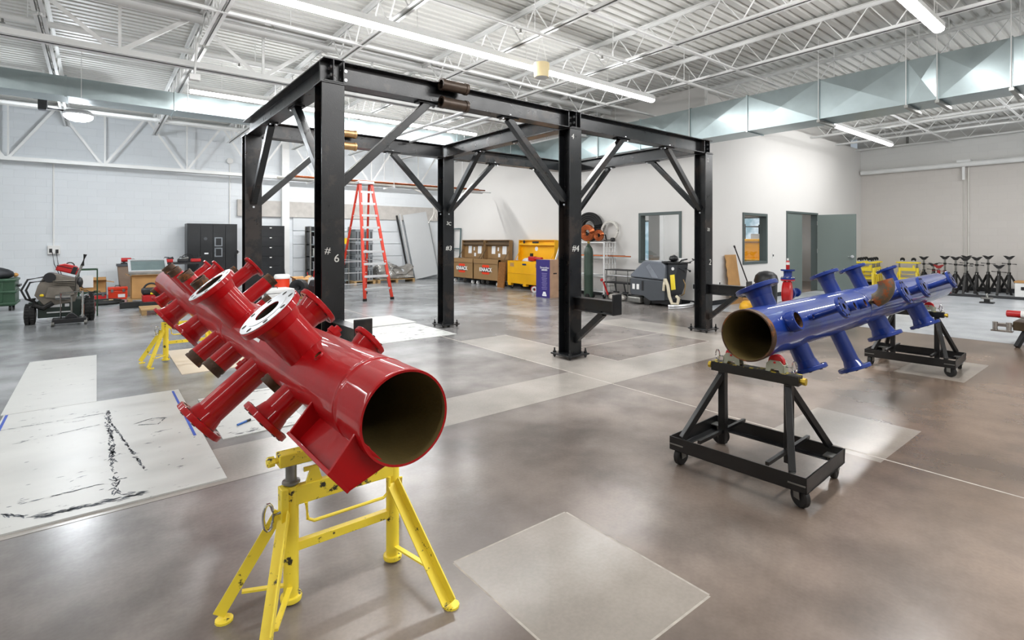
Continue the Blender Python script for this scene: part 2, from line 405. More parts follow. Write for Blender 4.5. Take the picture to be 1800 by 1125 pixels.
lp = MB().prism([V((hx, hy, .01)), V((ex, ey, .01)), V((ex, ey, .01)) - nv * .045, V((hx, hy, .01)) - nv * .045], (0, 0, ZD - .065)).build('door_leaf', M_doorp, dr)
k = V((ex, ey, 1.0)) - dv * .09 - nv * .045
MB().cyl(k, k - nv * .045, .04, n=20).cyl(k - nv * .03, k - nv * .07, .013, n=10).tube([k - nv * .065, k - nv * .068 - dv * .1], .011).build('door_handle', M_alu, lp)
hg = MB()
for z in (.35, 1.15, 1.95): hg.cyl((hx - .005, hy - .005, z - .06), (hx - .005, hy - .005, z + .06), .016, n=8)
hg.build('hinge', M_alu, lp)
# exterior window of the office, lit by the daylight outside, with trees beyond
def outside(name):
    m, N, L, b = nodes_of(name)
    tc = N.new('ShaderNodeTexCoord'); nz = N.new('ShaderNodeTexNoise'); nz.inputs['Scale'].default_value = 2.4; nz.inputs['Detail'].default_value = 7; L.new(tc.outputs['Object'], nz.inputs['Vector'])
    r = N.new('ShaderNodeValToRGB'); r.color_ramp.elements[0].position = .4; r.color_ramp.elements[0].color = (.25, .42, .5, 1); r.color_ramp.elements[1].position = .62; r.color_ramp.elements[1].color = (.75, .86, .95, 1)
    L.new(nz.outputs['Fac'], r.inputs[0]); L.new(r.outputs[0], b.inputs['Emission Color']); b.inputs['Emission Strength'].default_value = 1.4; b.inputs['Base Color'].default_value = (0, 0, 0, 1)
    return m
OUT = outside('daylit_trees')
def lit_window(name, X, y0, y1, z0, z1):
    win = bpy.data.objects.new(name, None); COL.objects.link(win); win['kind'] = 'structure'; e = .05
    MB().box(X - .03, X, y0 - e, y0, z0, z1).box(X - .03, X, y1, y1 + e, z0, z1).box(X - .03, X, y0 - e, y1 + e, z1, z1 + e).box(X - .03, X, y0 - e, y1 + e, z0 - e, z0).build('window_frame', M_frame, win)
    MB().box(X - .015, X - .004, y0, y1, z0, z1).build('window_pane', OUT, win)
lit_window('window_3', XR, onX(1345, 400, XR).y, onX(1305, 400, XR).y, .9, 2.3)
lit_window('window_4', 14.0, onX(1141, 400, 14.0).y, onX(1130, 400, 14.0).y, .3, 2.05)
yb, yc, yd = onX(1161, 400, 14).y, onX(1142, 400, 14).y, onX(1168, 400, 14).y
struct('trim_1', MB().box(13.95, 13.999, yb, yc, 0, 2.4), pm('grey_partition', '#7c7a75', .45))
struct('trim_6', MB().box(13.94, 13.999, yd, yb - .01, 0, 2.4), M_white)
# back wall: beige header band over a closed overhead door, steel column, block pilaster
struct('trim_2', MB().box(3.35, XO - .01, YB - .09, YB, 2.2, 2.7), pm('beige_header', '#bdb9b4', .6))
od = MB()
for i in range(5): od.box(4.98, 8.85, YB - .05, YB, .015 + i * .44, .44 + i * .44)
struct('door_2', od, pm('overhead_door_grey', '#d5dade', .4, 0, .03, 2))
struct('trim_3', MB().box(4.6, 4.82, YB - .22, YB, 0, DK), M_white)
struct('trim_4', MB().box(-8, -7.8, YB - .2, YB, 0, .1), M_white)
struct('trim_5', MB().box(XO - .04, XO, YB - .04, YB, 0, 3.4), M_white)

# ================================================================== roof steel
JZ0, JZ1 = 4.35, 4.80
def joist(x, y0, y1, label, group):
    t = thing('roof_joist', label, 'roof joist', (x, y0, JZ0), 0, group); t['kind'] = 'structure'
    L = y1 - y0; H = JZ1 - JZ0
    def pair(z, flip):
        m = MB()
        for sgn in (-1, 1):
            m.box(sgn * .012 if sgn > 0 else -.062, .062 if sgn > 0 else -.012, 0, L, z, z + .007)
            m.box(.012 if sgn > 0 else -.018, .018 if sgn > 0 else -.012, 0, L, z - (.045 if flip else 0), z + (.007 if flip else .05))
        return m
    pair(H, True).build('top_chord', M_white, t, smooth=0)
    pair(0, False).build('bottom_chord', M_white, t, smooth=0)
    pts = []; y = .15; n = 0
    while y < L - .1:
        pts.append((0, y, .02 if n % 2 else H - .02)); y += .3; n += 1
    MB().tube(pts, .0135, 6).build('web', M_white, t)
    return t
order = ['first', 'second', 'third', 'fourth', 'fifth', 'sixth', 'seventh', 'eighth']
near = [8.57, 6.74, 4.91, 3.08, 1.25, -.58]
for i, x in enumerate(near):
    joist(x, -5.9, 8.93, 'white open-web roof joist over the middle of the shop, %s to the left of the long duct' % order[i], 'roof joists this side of the girder')
for i, x in enumerate([10.3, 8.57, 6.74, 4.91, 3.08, 1.25, -.58]):
    joist(x, 9.07, 17.45, 'white open-web roof joist behind the deep girder, %s counted from the office wall' % order[i], 'roof joists beyond the girder')
for i, x in enumerate([10.62, 12.25, 14.05, 15.9, 17.7, 19.35]):
    joist(x, -5.9, YO + .1, 'white open-web roof joist in the right-hand bay, %s beyond the long duct' % order[i], 'roof joists over the right-hand bay')
def girder(y, z0, z1, xa, xb, x0, label):
    t = thing('roof_girder', label, 'girder', (0, y, z0)); t['kind'] = 'structure'
    H = z1 - z0
    for nm, z, fl_ in (('top_chord', H - .008, -1), ('bottom_chord', 0, 1)):
        m = MB()
        for sg in (-1, 1):
            m.box(xa, xb, min(sg * .012, sg * .1), max(sg * .012, sg * .1), z, z + .008)
            a = .012 * sg; m.box(xa, xb, min(a, a + sg * .008), max(a, a + sg * .008), min(z, z + fl_ * .1), max(z + .008, z + fl_ * .1))
        m.build(nm, M_white, t, smooth=0)
    x = x0
    while x > xa + 1: x -= 1.83
    while x < xb:
        for q in (x - .915, x + .915):
            if xa < q < xb: MB().angle((x + (q - x) * .03, 0, .05), (x + (q - x) * .97, 0, H - .05), .055, .055, .007, (0, 1, 0)).build('diagonal', M_white, t, smooth=0)
        MB().bar((x, 0, .03), (x, 0, H - .02), .035, .035).build('vertical', M_white, t, smooth=0)
        x += 1.83
girder(9.0, 4.0, 4.79, -8, 10.4, .25, 'deep white roof girder with large V bracing across the shop behind the black frame')
girder(17.3, 3.37, 4.79, -8, 10.4, .17, 'deep white roof girder with V bracing running along the back wall')
def rod_x(name, y, z, r, x0, x1, label, cat, mat=M_white, n=8):
    m = MB().cyl((x0, y, z), (x1, y, z), r, n=n); return m, label, cat
for y, l in ((4.6, 'thin white bridging angle under the joists above the near end of the black frame'), (7.5, 'thin white bridging angle under the joists between the two long light rows'), (13.2, 'thin white bridging angle under the rear joists beyond the left duct')):
    m = MB().angle((-3 if y < 9 else -2, y, JZ0 - .012), (10.3, y, JZ0 - .012), .05, .05, .006, (0, 0, 1)); solo('bridging_angle', m, M_white, l, 'bridging', smooth=0)['kind'] = 'structure'
for y, l in ((2.2, 'white bridging angle across the right-hand bay, nearer one'), (4.0, 'white bridging angle across the right-hand bay, farther one')):
    m = MB().angle((10.5, y, JZ0 - .012), (19.7, y, JZ0 - .012), .05, .05, .006, (0, 0, 1)); solo('bridging_angle', m, M_white, l, 'bridging', smooth=0)['kind'] = 'structure'
# sprinkler mains and branch lines
def sprinkler(y, z, r, x0, x1, label, heads):
    t = thing('sprinkler_pipe', label, 'pipe', (0, y, z))
    MB().cyl((x0, 0, 0), (x1, 0, 0), r, n=14).build('pipe', M_white, t)
    for x in heads:
        MB().cyl((x, 0, -r * .5), (x, 0, -r - .05), .014, n=8).cyl((x, 0, -r - .05), (x, 0, -r - .055), .03, n=12).build('sprinkler_head', M_steel, t)
        MB().cyl((x + .25, 0, r * .5), (x + .25, 0, DK - z), .006, n=6).build('hanger_rod', M_white, t)
        MB().pipe((x - .1, 0, 0), (x - .03, 0, 0), r + .012, r - .002, 14).build('coupling', M_white, t)
sprinkler(9.85, 4.5, .042, -7.5, 10.3, 'white sprinkler pipe running just behind the deep girder', (-1.0, 1.9, 4.6, 7.4))
sprinkler(5.35, 4.27, .022, -2, 10.3, 'thin white sprinkler pipe beside the near row of lights', (2.4, 4.4, 6.0, 7.9))
sprinkler(8.1, 4.6, .03, -2, 10.3, 'white sprinkler pipe high under the deck in front of the girder', (2.0, 5.2, 8.0))
sprinkler(15.4, 4.4, .04, -7.5, 10.3, 'white sprinkler pipe high above the lockers near the back wall', (-.9, 1.2, 4.0))
t = thing('sprinkler_main', 'large white pipe along the right wall above the jack stands', 'pipe', (XR - .14, 0, 3.66))
MB().cyl((0, -5.9, 0), (0, YO - .05, 0), .075, n=18).build('pipe', M_white, t)
MB().box(-.07, .13, 3.55, 3.85, .06, .12).box(.0, .05, 3.68, 3.74, -.45, .06).build('wall_bracket', M_white, t)
solo('wall_conduit', MB().cyl((XR - .02, 3.62, .3), (XR - .02, 3.62, 3.6), .018, n=8).cyl((XR - .02, 3.72, .3), (XR - .02, 3.72, 3.3), .012, n=8), M_pvc, 'pair of thin conduits running down the right wall behind the jack stands', 'conduit')
solo('wall_conduit', MB().cyl((XR + .27, 5.15, 3.7), (XR + .27, 5.15, 4.8), .03, n=8), M_steel, 'short dark vertical pipe on the right wall above the large white pipe', 'conduit')

# ================================================================== ducts
def duct_panel(m, o, a, b, outv, raise_=.03):
    """cross-broken sheet: four facets rising to the middle"""
    o, a, b, n = V(o), V(a), V(b), V(outv)
    return m.add([o, o + a, o + a + b, o + b, o + (a + b) / 2 + n * raise_], [(0, 1, 4), (1, 2, 4), (2, 3, 4), (3, 0, 4)])
t = thing('air_duct', 'large galvanised rectangular duct overhead on the right, in front of the office wall', 'duct', (9.5, 0, 3.49))
ys = [-3.7, -2.45, -1.2, .05, 1.3, 2.08, 2.45, 3.66, 4.9, 6.1, 7.35, 8.6, 9.85, 11.2]
Wd, Hd = .6, .65
for y0, y1 in zip(ys, ys[1:]):
    m = MB(); l = y1 - y0
    duct_panel(m, (0, y0, 0), (0, l, 0), (0, 0, Hd), (-1, 0, 0)); duct_panel(m, (0, y0, 0), (Wd, 0, 0), (0, l, 0), (0, 0, -1), .006)
    duct_panel(m, (Wd, y0, 0), (0, 0, Hd), (0, l, 0), (1, 0, 0)); duct_panel(m, (0, y0, Hd), (0, l, 0), (Wd, 0, 0), (0, 0, 1))
    m.build('duct_section', M_galv, t, smooth=0)
    m = MB(); w_ = .018
    m.box(-w_, 0, y0 - .014, y0 + .014, -w_, Hd + w_).box(Wd, Wd + w_, y0 - .014, y0 + .014, -w_, Hd + w_).box(0, Wd, y0 - .014, y0 + .014, -w_, 0).box(0, Wd, y0 - .014, y0 + .014, Hd, Hd + w_)
    m.build('joint_flange', M_galv, t, smooth=0)
for y in (1.3, 2.08, 2.45, 3.66, 6.1, 8.6):
    MB().box(-.05, Wd + .05, y - .03, y + .02, -.06, -.02).build('hanger_strut', M_steel, t, smooth=0)
    m = MB()
    for x in (-.03, Wd + .03): m.cyl((x, y, -.06), (x, y, DK - 3.5), .006, n=6)
    m.build('hanger_rod', M_white, t)
t = thing('air_duct', 'shallow galvanised duct overhead on the left, running along behind the light row', 'duct', (0, 11.3, 3.83))
xs = [-8 + 1.52 * i for i in range(12)] + [9.48]
for x0, x1 in zip(xs, xs[1:]):
    m = MB(); l = x1 - x0
    duct_panel(m, (x0, 0, 0), (l, 0, 0), (0, 0, .32), (0, -1, 0), .008); duct_panel(m, (x0, 0, 0), (0, .55, 0), (l, 0, 0), (0, 0, -1), .006)
    duct_panel(m, (x0, .55, 0), (0, 0, .32), (l, 0, 0), (0, 1, 0)); duct_panel(m, (x0, 0, .32), (l, 0, 0), (0, .55, 0), (0, 0, 1))
    m.build('duct_section', M_galv, t, smooth=0)
    MB().box(x0 - .014, x0 + .014, -.018, .568, -.018, .0).box(x0 - .014, x0 + .014, -.018, 0, 0, .338).build('joint_flange', M_galv, t, smooth=0)
    MB().cyl((x0 + .2, -.02, 0), (x0 + .2, -.02, .95), .005, n=6).build('hanger_rod', M_white, t)

# ================================================================== lights
EM = emit('lit_lens', (1.0, .985, .97), 26)
def strip(y, z, x0, x1, label):
    t = thing('strip_light', label, 'ceiling light', (x0, y, z), 0, 'long strip lights under the roof')
    l = x1 - x0
    MB().box(0, l, -.06, .06, .03, .085).box(0, l, -.03, .03, .085, .12).build('housing', M_white, t, smooth=0)
    m = MB().poly_sweep((.01, 0, .03), (l - .01, 0, .03), [(-.058, 0), (-.05, -.035), (-.02, -.05), (.02, -.05), (.05, -.035), (.058, 0)], (0, 0, 1)); m.build('lens', EM, t)
    m = MB(); x = .5
    while x < l:
        m.cyl((x, 0, .12), (x, 0, DK - z), .004, n=6); x += 1.83
    m.build('hanger_wire', M_white, t)
    return t
strip(6.02, 4.05, .9, 8.15, 'long lit strip light, the bright near row above the black frame')
strip(10.65, 4.05, 1.27, 7.33, 'long lit strip light, the farther row seen through the black frame')
strip(1.78, 4.05, 2.0, 8.2, 'lit strip light cut by the top edge of the photo at right')
strip(4.75, 4.05, 12.4, 17.05, 'lit strip light in the right-hand bay beyond the duct')
strip(-2.5, 4.05, 0.5, 8, 'added fill strip light behind the camera, above the middle of the shop')  # this row and those below are added to fill the room with light
strip(1.3, 4.05, -7.5, -1.2, 'added fill strip light outside the frame at the left of the shop')
strip(6.3, 4.05, -7.5, -2.4, 'added fill strip light outside the frame, by the left wall')
strip(11.0, 4.05, -7.5, -2.6, 'added fill strip light outside the frame, far left by the duct')
strip(.6, 4.05, 12.2, 17, 'added fill strip light outside the frame in the right-hand bay')
strip(14.8, 4.25, 3.5, 9.0, 'added fill strip light over the pipe rack near the back wall')
# high-bay lamp on a strut at the left, and a small wall floodlight at the back
p = onY(138, 205, 14.0)
t = thing('high_bay_lamp', 'bright oval high-bay lamp hanging at upper left in front of the back wall', 'ceiling light', p)
EMH = emit('lit_lamp', (.93, .97, 1.0), 60)
MB().ball((0, 0, 0), (.24, .24, .1), 20, 10).build('lens', EMH, t)
MB().lathe((0, 0, .02), (0, 0, 1), [(.25, 0), (.27, .03), (.2, .1), (.06, .13)], 20).build('reflector', M_alu, t)
MB().box(-.62, -.48, -.08, .08, .05, .27).box(-.7, -.4, -.1, .1, .27, .3).build('ballast_box', M_dark, t, bevel=.01)
MB().tube([(-.48, 0, .1), (-.25, 0, .09), (-.1, 0, .08)], .02).build('arm', M_dark, t)
MB().box(-.56, -.52, -.02, .02, .3, DK - p.z).build('hanger_strut', M_white, t, smooth=0)
p = onY(767, 271, 17.45)
t = thing('floodlight', 'small bright floodlight shining beside the top of the column marked 3', 'light', p)
MB().box(-.06, .06, -.02, .1, -.06, .06).build('housing', M_white, t)
MB().lathe((0, -.02, 0), (0, -1, 0), [(.06, 0), (.075, .03), (.001, .05)], 14).build('lens', emit('lit_flood', (.95, .98, 1), 90), t)
MB().box(-.5, -.06, .05, .09, -.03, .01).build('conduit', M_white, t)
def lamp(name, loc, energy, size, rot=(0, 0, 0), col=(1, 1, 1), size_y=None):
    d = bpy.data.lights.new(name, 'AREA'); d.energy = energy; d.size = size; d.color = col
    if size_y: d.shape = 'RECTANGLE'; d.size_y = size_y
    o = bpy.data.objects.new(name, d); COL.objects.link(o); o.location = loc; o.rotation_euler = rot; return o
# light from the seen rows and the added fill rows (each lamp sits just under its own lens)
for (x0, x1, y, e) in ((.9, 8.15, 6.02, 260), (1.27, 7.33, 10.65, 230), (2.0, 8.2, 1.78, 240), (12.4, 17.05, 4.75, 72), (.5, 8, -2.5, 240), (-7.5, -1.2, 1.3, 120), (-7.5, -2.4, 6.3, 110), (-7.5, -2.6, 11, 110), (12.2, 17, .6, 250), (3.5, 9, 14.8, 230)):
    lamp('strip_lamp', ((x0 + x1) / 2, y, 3.985 if y != 14.8 else 4.185), e * .85, x1 - x0, size_y=.12)
    for sg in (-1, 1): lamp('strip_side_lamp', ((x0 + x1) / 2, y + sg * .075, 4.05 if y != 14.8 else 4.25), e * .27, x1 - x0, (sg * PI / 2, 0, 0), size_y=.06)
d = bpy.data.lights.new('high_bay_bulb', 'POINT'); d.energy = 260; d.shadow_soft_size = .2; d.color = (.9, .95, 1)
o = bpy.data.objects.new('high_bay_bulb', d); COL.objects.link(o); o.location = onY(138, 205, 14.0) + V((0, 0, -.16))
lamp('office_lamp', (12.3, 9, 2.85), 90, 1.5)
lamp('store_lamp', (16.5, 9, 2.85), 70, 1.5)
w_ = bpy.data.worlds.new('world'); sc.world = w_; w_.use_nodes = True
w_.node_tree.nodes['Background'].inputs[0].default_value = (.8, .9, 1, 1); w_.node_tree.nodes['Background'].inputs[1].default_value = .5
sc.view_settings.view_transform = 'Standard'; sc.view_settings.look = 'None'; sc.view_settings.gamma = 1; sc.view_settings.use_curve_mapping = False
sc.view_settings.exposure = -.36
sc.cycles.use_denoising = True
sc.cycles.max_bounces = 8; sc.cycles.diffuse_bounces = 5; sc.cycles.glossy_bounces = 4; sc.cycles.sample_clamp_indirect = 8

# cream pendant speaker, conduit box
p = onY(952, 124, 5.55)
t = thing('pendant_speaker', 'small cream cylinder hanging on wires in front of the near light row', 'speaker', p)
MB().lathe((0, 0, -.1), (0, 0, 1), [(.085, .01), (.1, 0), (.105, .025), (.112, .17), (.11, .2), (.02, .21)], 24).build('drum', pm('cream_plastic', '#e6d3a4', .5, 0, .04, 5), t)
MB().lathe((0, 0, -.101), (0, 0, -1), [(.09, 0), (.085, .004)], 24).build('grille', M_white, t)
MB().tube([(-.11, 0, .09), (0, 0, .5), (.11, 0, .09)], .003, 5).cyl((0, 0, .5), (0, 0, JZ0 - p.z + .02), .003, n=5).build('hanger_wire', M_white, t)
a, b_, c_ = onY(360, 28, 9.0), onY(347, 70, 8.88), onY(342, 130, 8.85)
t = thing('hanging_conduit', 'bent white conduit dropping from the girder to a junction box at upper left', 'conduit', c_)
MB().tube([a + V((0, -.12, 0)), b_ + V((.04, 0, .08)), b_, c_], .016).build('conduit', M_white, t, world=True)
MB().cbox(c_ + V((0, 0, -.05)), .14, .1, .09).build('junction_box', M_white, t, bevel=.008, world=True)
# ================================================================== black bolted steel frame
FX0, FY0, BX, BY, CW = 1.518, 4.542, 2.994, 2.955, .2
ZC, ZT = 2.83, 3.04
fr = thing('steel_gantry', 'large black bolted steel frame of six columns and beams standing in mid floor', 'steel frame', (FX0, FY0, 0))
cxs = [CW / 2 + i * BX for i in range(3)]; cys = [CW / 2 + j * BY for j in range(2)]
def column(x, y, arm):
    m = MB().wide((x, y, .05), (x, y, ZC - .01), CW, CW, .014, .01, (0, 1, 0)); m.box(x - .11, x + .11, y - .11, y + .11, ZC - .012, ZC)
    c = m.build('column', M_black, fr, bevel=.002, smooth=30)
    MB().box(x - .17, x + .17, y - .17, y + .17, .035, .055).build('base_plate', M_black, c, bevel=.003)
    for sx in (-1, 1):
        for sy in (-1, 1):
            q = V((x + sx * .135, y + sy * .135, 0)); MB().cyl(q, q + V((0, 0, .115)), .01, n=8).nut(q + V((0, 0, .055)), (0, 0, 1), .02, .022).nut(q + V((0, 0, .012)), (0, 0, 1), .02, .02).build('anchor_bolt', M_black, c)
    if arm:
        z0 = .6
        a = MB().wide((x, y - CW / 2, z0 + .08), (x, y - CW / 2 - .64, z0 + .08), .16, .11, .01, .008).build('bracket_arm', M_black, fr, bevel=.002, smooth=30)
        MB().box(x - .075, x + .075, y - CW / 2 - .66, y - CW / 2 - .64, z0, z0 + .24).build('end_plate', M_black, a, bevel=.006)
        MB().bar((x, y - CW / 2 + .01, .22), (x, y - CW / 2 - .45, z0), .07, .07, (1, 0, 0)).build('knee_brace', M_black, a, bevel=.003)
for i in range(3):
    for j in range(2): column(cxs[i], cys[j], j == 0)
zb = (ZC + ZT) / 2
def bolts(par, o, nrm, a, b, n=2):
    for u in (-1, 1):
        for k in range(n):
            q = V(o) + V(a) * u + V(b) * (k - (n - 1) / 2); MB().nut(q, nrm, .015, .014).build('bolt', M_bolt, par, smooth=0)
for i in range(3):
    x = cxs[i]
    b = MB().wide((x, -.012, zb), (x, CW + BY + .012, zb), ZT - ZC, .17, .013, .009).box(x - .085, x + .085, .09, .11, ZC + .01, ZT - .01).build('cross_beam', M_black, fr, bevel=.002, smooth=30)
    for sx in (-1, 1): bolts(b, (x + sx * .0045, .05, zb), (sx, 0, 0), (0, .03, 0), (0, 0, .07))
for j in range(2):
    y = cys[j]
    for i in range(2):
        xa, xb = cxs[i] + .095, cxs[i + 1] - .095
        b = MB().wide((xa, y, zb), (xb, y, zb), ZT - ZC, .17, .013, .009).box(xa, xa + .012, y - .085, y + .085, ZC, ZT).box(xb - .012, xb, y - .085, y + .085, ZC, ZT).build('long_beam', M_black, fr, bevel=.002, smooth=30)
        bolts(b, (xa + .03, y - .005, zb), (0, -1, 0), (.018, 0, 0), (0, 0, .08), 2)
        for q in (.9, xb - xa - .9):
            MB().nut((xa + q, y - .06, ZC + .013), (0, 0, 1), .015, .014).build('bolt', M_bolt, b, smooth=0)
def knee(p, q, up):
    b = MB().bar(p, q, .075, .075, up).build('knee_brace', M_black, fr, bevel=.004)
    p, q = V(p), V(q); d = V((q.x - p.x, q.y - p.y, 0)).normalized()
    MB().cbox(q + V((0, 0, .005)), .1 + .14 * abs(d.x), .1 + .14 * abs(d.y), .018).build('brace_plate', M_black, b)
    s_ = V((-d.y, d.x, 0))
    for k in (-1, 1): MB().nut(q + d * .09 + s_ * .03 * k, (0, 0, -1), .013, .02).build('bolt', M_bolt, b, smooth=0)
    MB().nut(p + V((0, 0, -.06)), d, .014, .014).build('bolt', M_bolt, b, smooth=0)
KZ, KL = 1.95, .88
for j in range(2):
    for i in range(2):
        knee((cxs[i] + .09, cys[j], KZ), (cxs[i] + .1 + KL, cys[j], ZC - .01), (0, 1, 0)); knee((cxs[i + 1] - .09, cys[j], KZ), (cxs[i + 1] - .1 - KL, cys[j], ZC - .01), (0, 1, 0))
for i in range(3):
    knee((cxs[i], cys[0] + .09, KZ), (cxs[i], cys[0] + .1 + KL, ZC - .01), (1, 0, 0)); knee((cxs[i], cys[1] - .09, KZ), (cxs[i], cys[1] - .1 - KL, ZC - .01), (1, 0, 0))
M_sleeve = pm('worn_sleeve', '#4a3d33', .4, .3, .3, 12); M_brass = pm('rust_tan_sleeve', '#a08058', .35, .6, .25, 10)
for y, mt in ((cys[0] - .12, M_sleeve), (cys[1] - .12, M_brass)):
    for z in (ZT - .03, ZC + .0):
        MB().pipe((1.18, y, z), (1.47, y, z), .055, .043, 20).pipe((1.17, y, z), (1.2, y, z), .062, .043, 20).pipe((1.45, y, z), (1.48, y, z), .062, .043, 20).build('pipe_sleeve', mt, fr)
for q in (.12, .5):
    MB().cyl((cxs[1] - .6 - q, CW, ZT - .03), (cxs[1] - .6 - q, BY, ZT - .03), .018, n=10).build('conduit_rail', M_alu, fr)
# chalk numbers on the columns
def chalk(body, i, j, z, size, dx=0., side='front'):
    x, y = FX0 + cxs[i] + dx, FY0 + cys[j]
    M = face((x, y - CW / 2 - .0016, z), (1, 0, 0), (0, 0, 1)) if side == 'front' else face((x - CW / 2 - .002, y, z), (0, -1, 0), (0, 0, 1))
    text('chalk_number', body, size, M @ Matrix.Rotation(-.12, 4, 'Z'), M_chalk, fr, .0008)
chalk('#', 0, 0, 1.36, .085, -.05); chalk('6', 0, 0, 1.29, .1, .03)
chalk('#3', 1, 1, 1.32, .11); chalk('3C', 1, 1, 1.73, .08)
chalk('#4', 1, 0, 1.35, .11, .0); chalk('4', 1, 0, 2.72, .09, -.05); chalk('2', 2, 0, 1.1, .13, .03); chalk('2', 2, 0, 2.72, .09, -.03); chalk('20', 2, 0, 1.62, .07, -.02)

# ================================================================== pipe manifolds
def nozzle(root, P0, d, L, r, rf, kind, mat, start=.13, cap=None, facemat=None, bore=None):
    """a branch pipe on a manifold, from the header axis point P0 out along d: flange, grooved or plug end"""
    P0, d = V(P0), V(d).normalized()
    if kind == 'flange':
        tf = .016 + .13 * rf; h = .02 + r * .38
        nk = r * 1.2; rb = r * (.9 if bore is None else bore)
        prof = [(r, start), (r, L - tf - h), (r * 1.03, L - tf - h), (r * 1.06, L - tf - h + .008), (nk, L - tf), (rf - .004, L - tf), (rf, L - tf + .004), (rf, L - .006), (rf - .004, L - .003), (rf * .68, L - .003), (rf * .68, L), (rb, L), (rb, L - .12), (.001, L - .12)]
        n = MB().lathe(P0, d, prof, 36, closed=False).build('nozzle', mat, root, smooth=14, world=True)
        x, y, _ = MB().frame(d); k = 8
        for i in range(k):
            a = 2 * PI * (i + .5) / k; q = P0 + (x * math.cos(a) + y * math.sin(a)) * rf * .82
            MB().lathe(q + d * (L - tf - .0015), d, [(rf * .085, 0), (rf * .085, tf + .0032)], 10).build('bolt_hole', M_inside, n, world=True)
        if facemat:
            MB().lathe(P0, d, [(rb * 1.03, L), (rf * .97, L - .002), (rf * .97, L + .001), (rf * .66, L + .001), (rf * .66, L + .003), (rb * 1.03, L + .003)], 28, closed=False).build('flange_face', facemat, n, world=True)
        MB().lathe(P0, d, [(rb * .985, L - .001), (rb * .985, L - .11), (.001, L - .11)], 24, closed=False).build('bore', M_inside, n, world=True)
    elif kind == 'groove':
        b = min(.055, L * .2); n = MB().lathe(P0, d, [(r, start), (r, L - b)], 24).build('nozzle', mat, root, smooth=40, world=True)
        MB().lathe(P0, d, [(r * 1.0, L - b), (r * 1.02, L - b + .003), (r * 1.02, L - b * .55), (r * .96, L - b * .55), (r * .96, L - b * .35), (r * 1.02, L - b * .35), (r * 1.02, L), (r * .88, L), (r * .88, L - .1), (.001, L - .1)], 24, closed=False).build('grooved_end', cap or M_brownsteel, n, world=True)
    elif kind == 'coupling':
        n = MB().lathe(P0, d, [(r, start), (r, L - .055), (r * 1.12, L - .05), (r * 1.14, L - .012), (r * 1.05, L), (r * .86, L), (r * .86, L - .06), (.001, L - .06)], 24, closed=False).build('nozzle', mat, root, smooth=40, world=True)
        MB().lathe(P0, d, [(r * .85, L - .002), (r * .85, L - .055), (.001, L - .055)], 22, closed=False).build('bore', M_brownsteel, n, world=True)
    elif kind == 'plug':
        n = MB().lathe(P0, d, [(r, start), (r, L - .03), (r * 1.25, L - .028), (r * 1.25, L)], 16).build('nozzle', mat, root, smooth=40, world=True)
        MB().nut(P0 + d * L, d, r * .7, .02).build('plug', mat, n, world=True)
    # weld bead where the branch meets the header
    return n
RA = math.radians(39.5); rc, rs = math.cos(RA), math.sin(RA)
FAM = {'L': V((-rc, 0, -rs)), 'T': V((-rs, 0, rc)), 'R': V((rc, 0, rs)), 'B': V((rs, 0, -rc))}
RX, RZ, RR = .83, .84, .165
rm = thing('pipe_manifold', 'long glossy red pipe manifold with flanged branches, its open end facing the camera', 'pipe manifold', (RX, 1.63, RZ))
prof = [(RR - .009, 0), (RR - .001, -.001), (RR, .002), (RR, .02), (RR, .2), (RR, .219), (RR + .0022, .223), (RR + .0022, .233), (RR, .237), (RR, .26), (RR, 1.2), (RR, 2.38), (RR, 2.4), (RR + .0025, 2.404), (RR + .0025, 2.416), (RR, 2.42), (RR, 2.45), (RR, 4.5), (RR, 7.5), (RR, 7.55), (RR * .93, 7.66), (RR * .6, 7.74), (.001, 7.77)]
MB().lathe((RX, 1.63, RZ), (0, 1, 0), prof, 64, closed=False).build('header_pipe', M_red, rm, smooth=45, world=True)
MB().lathe((RX, 1.6305, RZ), (0, 1, 0), [(RR - .009, 0), (RR - .009, 1.6), (.001, 1.6)], 48, closed=False).build('bore', pm('olive_bore', '#75653c', .55, .2, .25, 3, bump=.1), rm, smooth=45, world=True)
M_facegrey = pm('bare_flange_face', '#d6d8da', .35, .3, .12, 12)
RN = [('L', 3.15, .55, .073, .14, 'flange'), ('L', 2.51, .33, .064, .118, 'flange'), ('L', 4.31, .39, .066, 0, 'groove'), ('L', 3.79, .345, .068, 0, 'groove'), ('L', 5.18, .325, .088, .125, 'flange'),
      ('L', 6.57, .36, .1, .15, 'flange'), ('L', 7.9, .3, .07, .11, 'flange'), ('L', 9.02, .25, .07, 0, 'groove'), ('L', 2.83, .2, .05, 0, 'groove'), ('L', 3.42, .22, .022, 0, 'plug'),
      ('T', 2.44, .39, .092, .142, 'flange'), ('T', 3.75, .43, .1, .15, 'flange'), ('T', 4.29, .43, .055, 0, 'groove'), ('T', 4.92, .45, .056, 0, 'groove'), ('T', 5.75, .44, .056, 0, 'groove'), ('T', 6.1, .46, .056, 0, 'groove'), ('T', 3.3, .2, .022, 0, 'coupling'), ('T', 2.2, .175, .02, 0, 'coupling'),
      ('R', 3.29, .335, .085, .135, 'flange'), ('R', 4.77, .45, .058, 0, 'groove'), ('R', 5.76, .555, .065, .12, 'flange'), ('R', 6.33, .47, .045, 0, 'groove'), ('R', 7.17, .45, .07, .11, 'flange'), ('R', 7.72, .43, .07, .11, 'flange'), ('R', 2.33, .235, .055, .085, 'flange'), ('R', 2.74, .21, .03, 0, 'plug'), ('R', 4.2, .26, .05, 0, 'groove')]
for f, y, L, r, rf, k in RN:
    nozzle(rm, (RX, y, RZ), FAM[f], L, r, rf, k, M_red, start=.135, facemat=M_facegrey if (f == 'T' and k == 'flange') else None, bore=.62 if (f == 'T' and y < 3 and k == 'flange') else None)
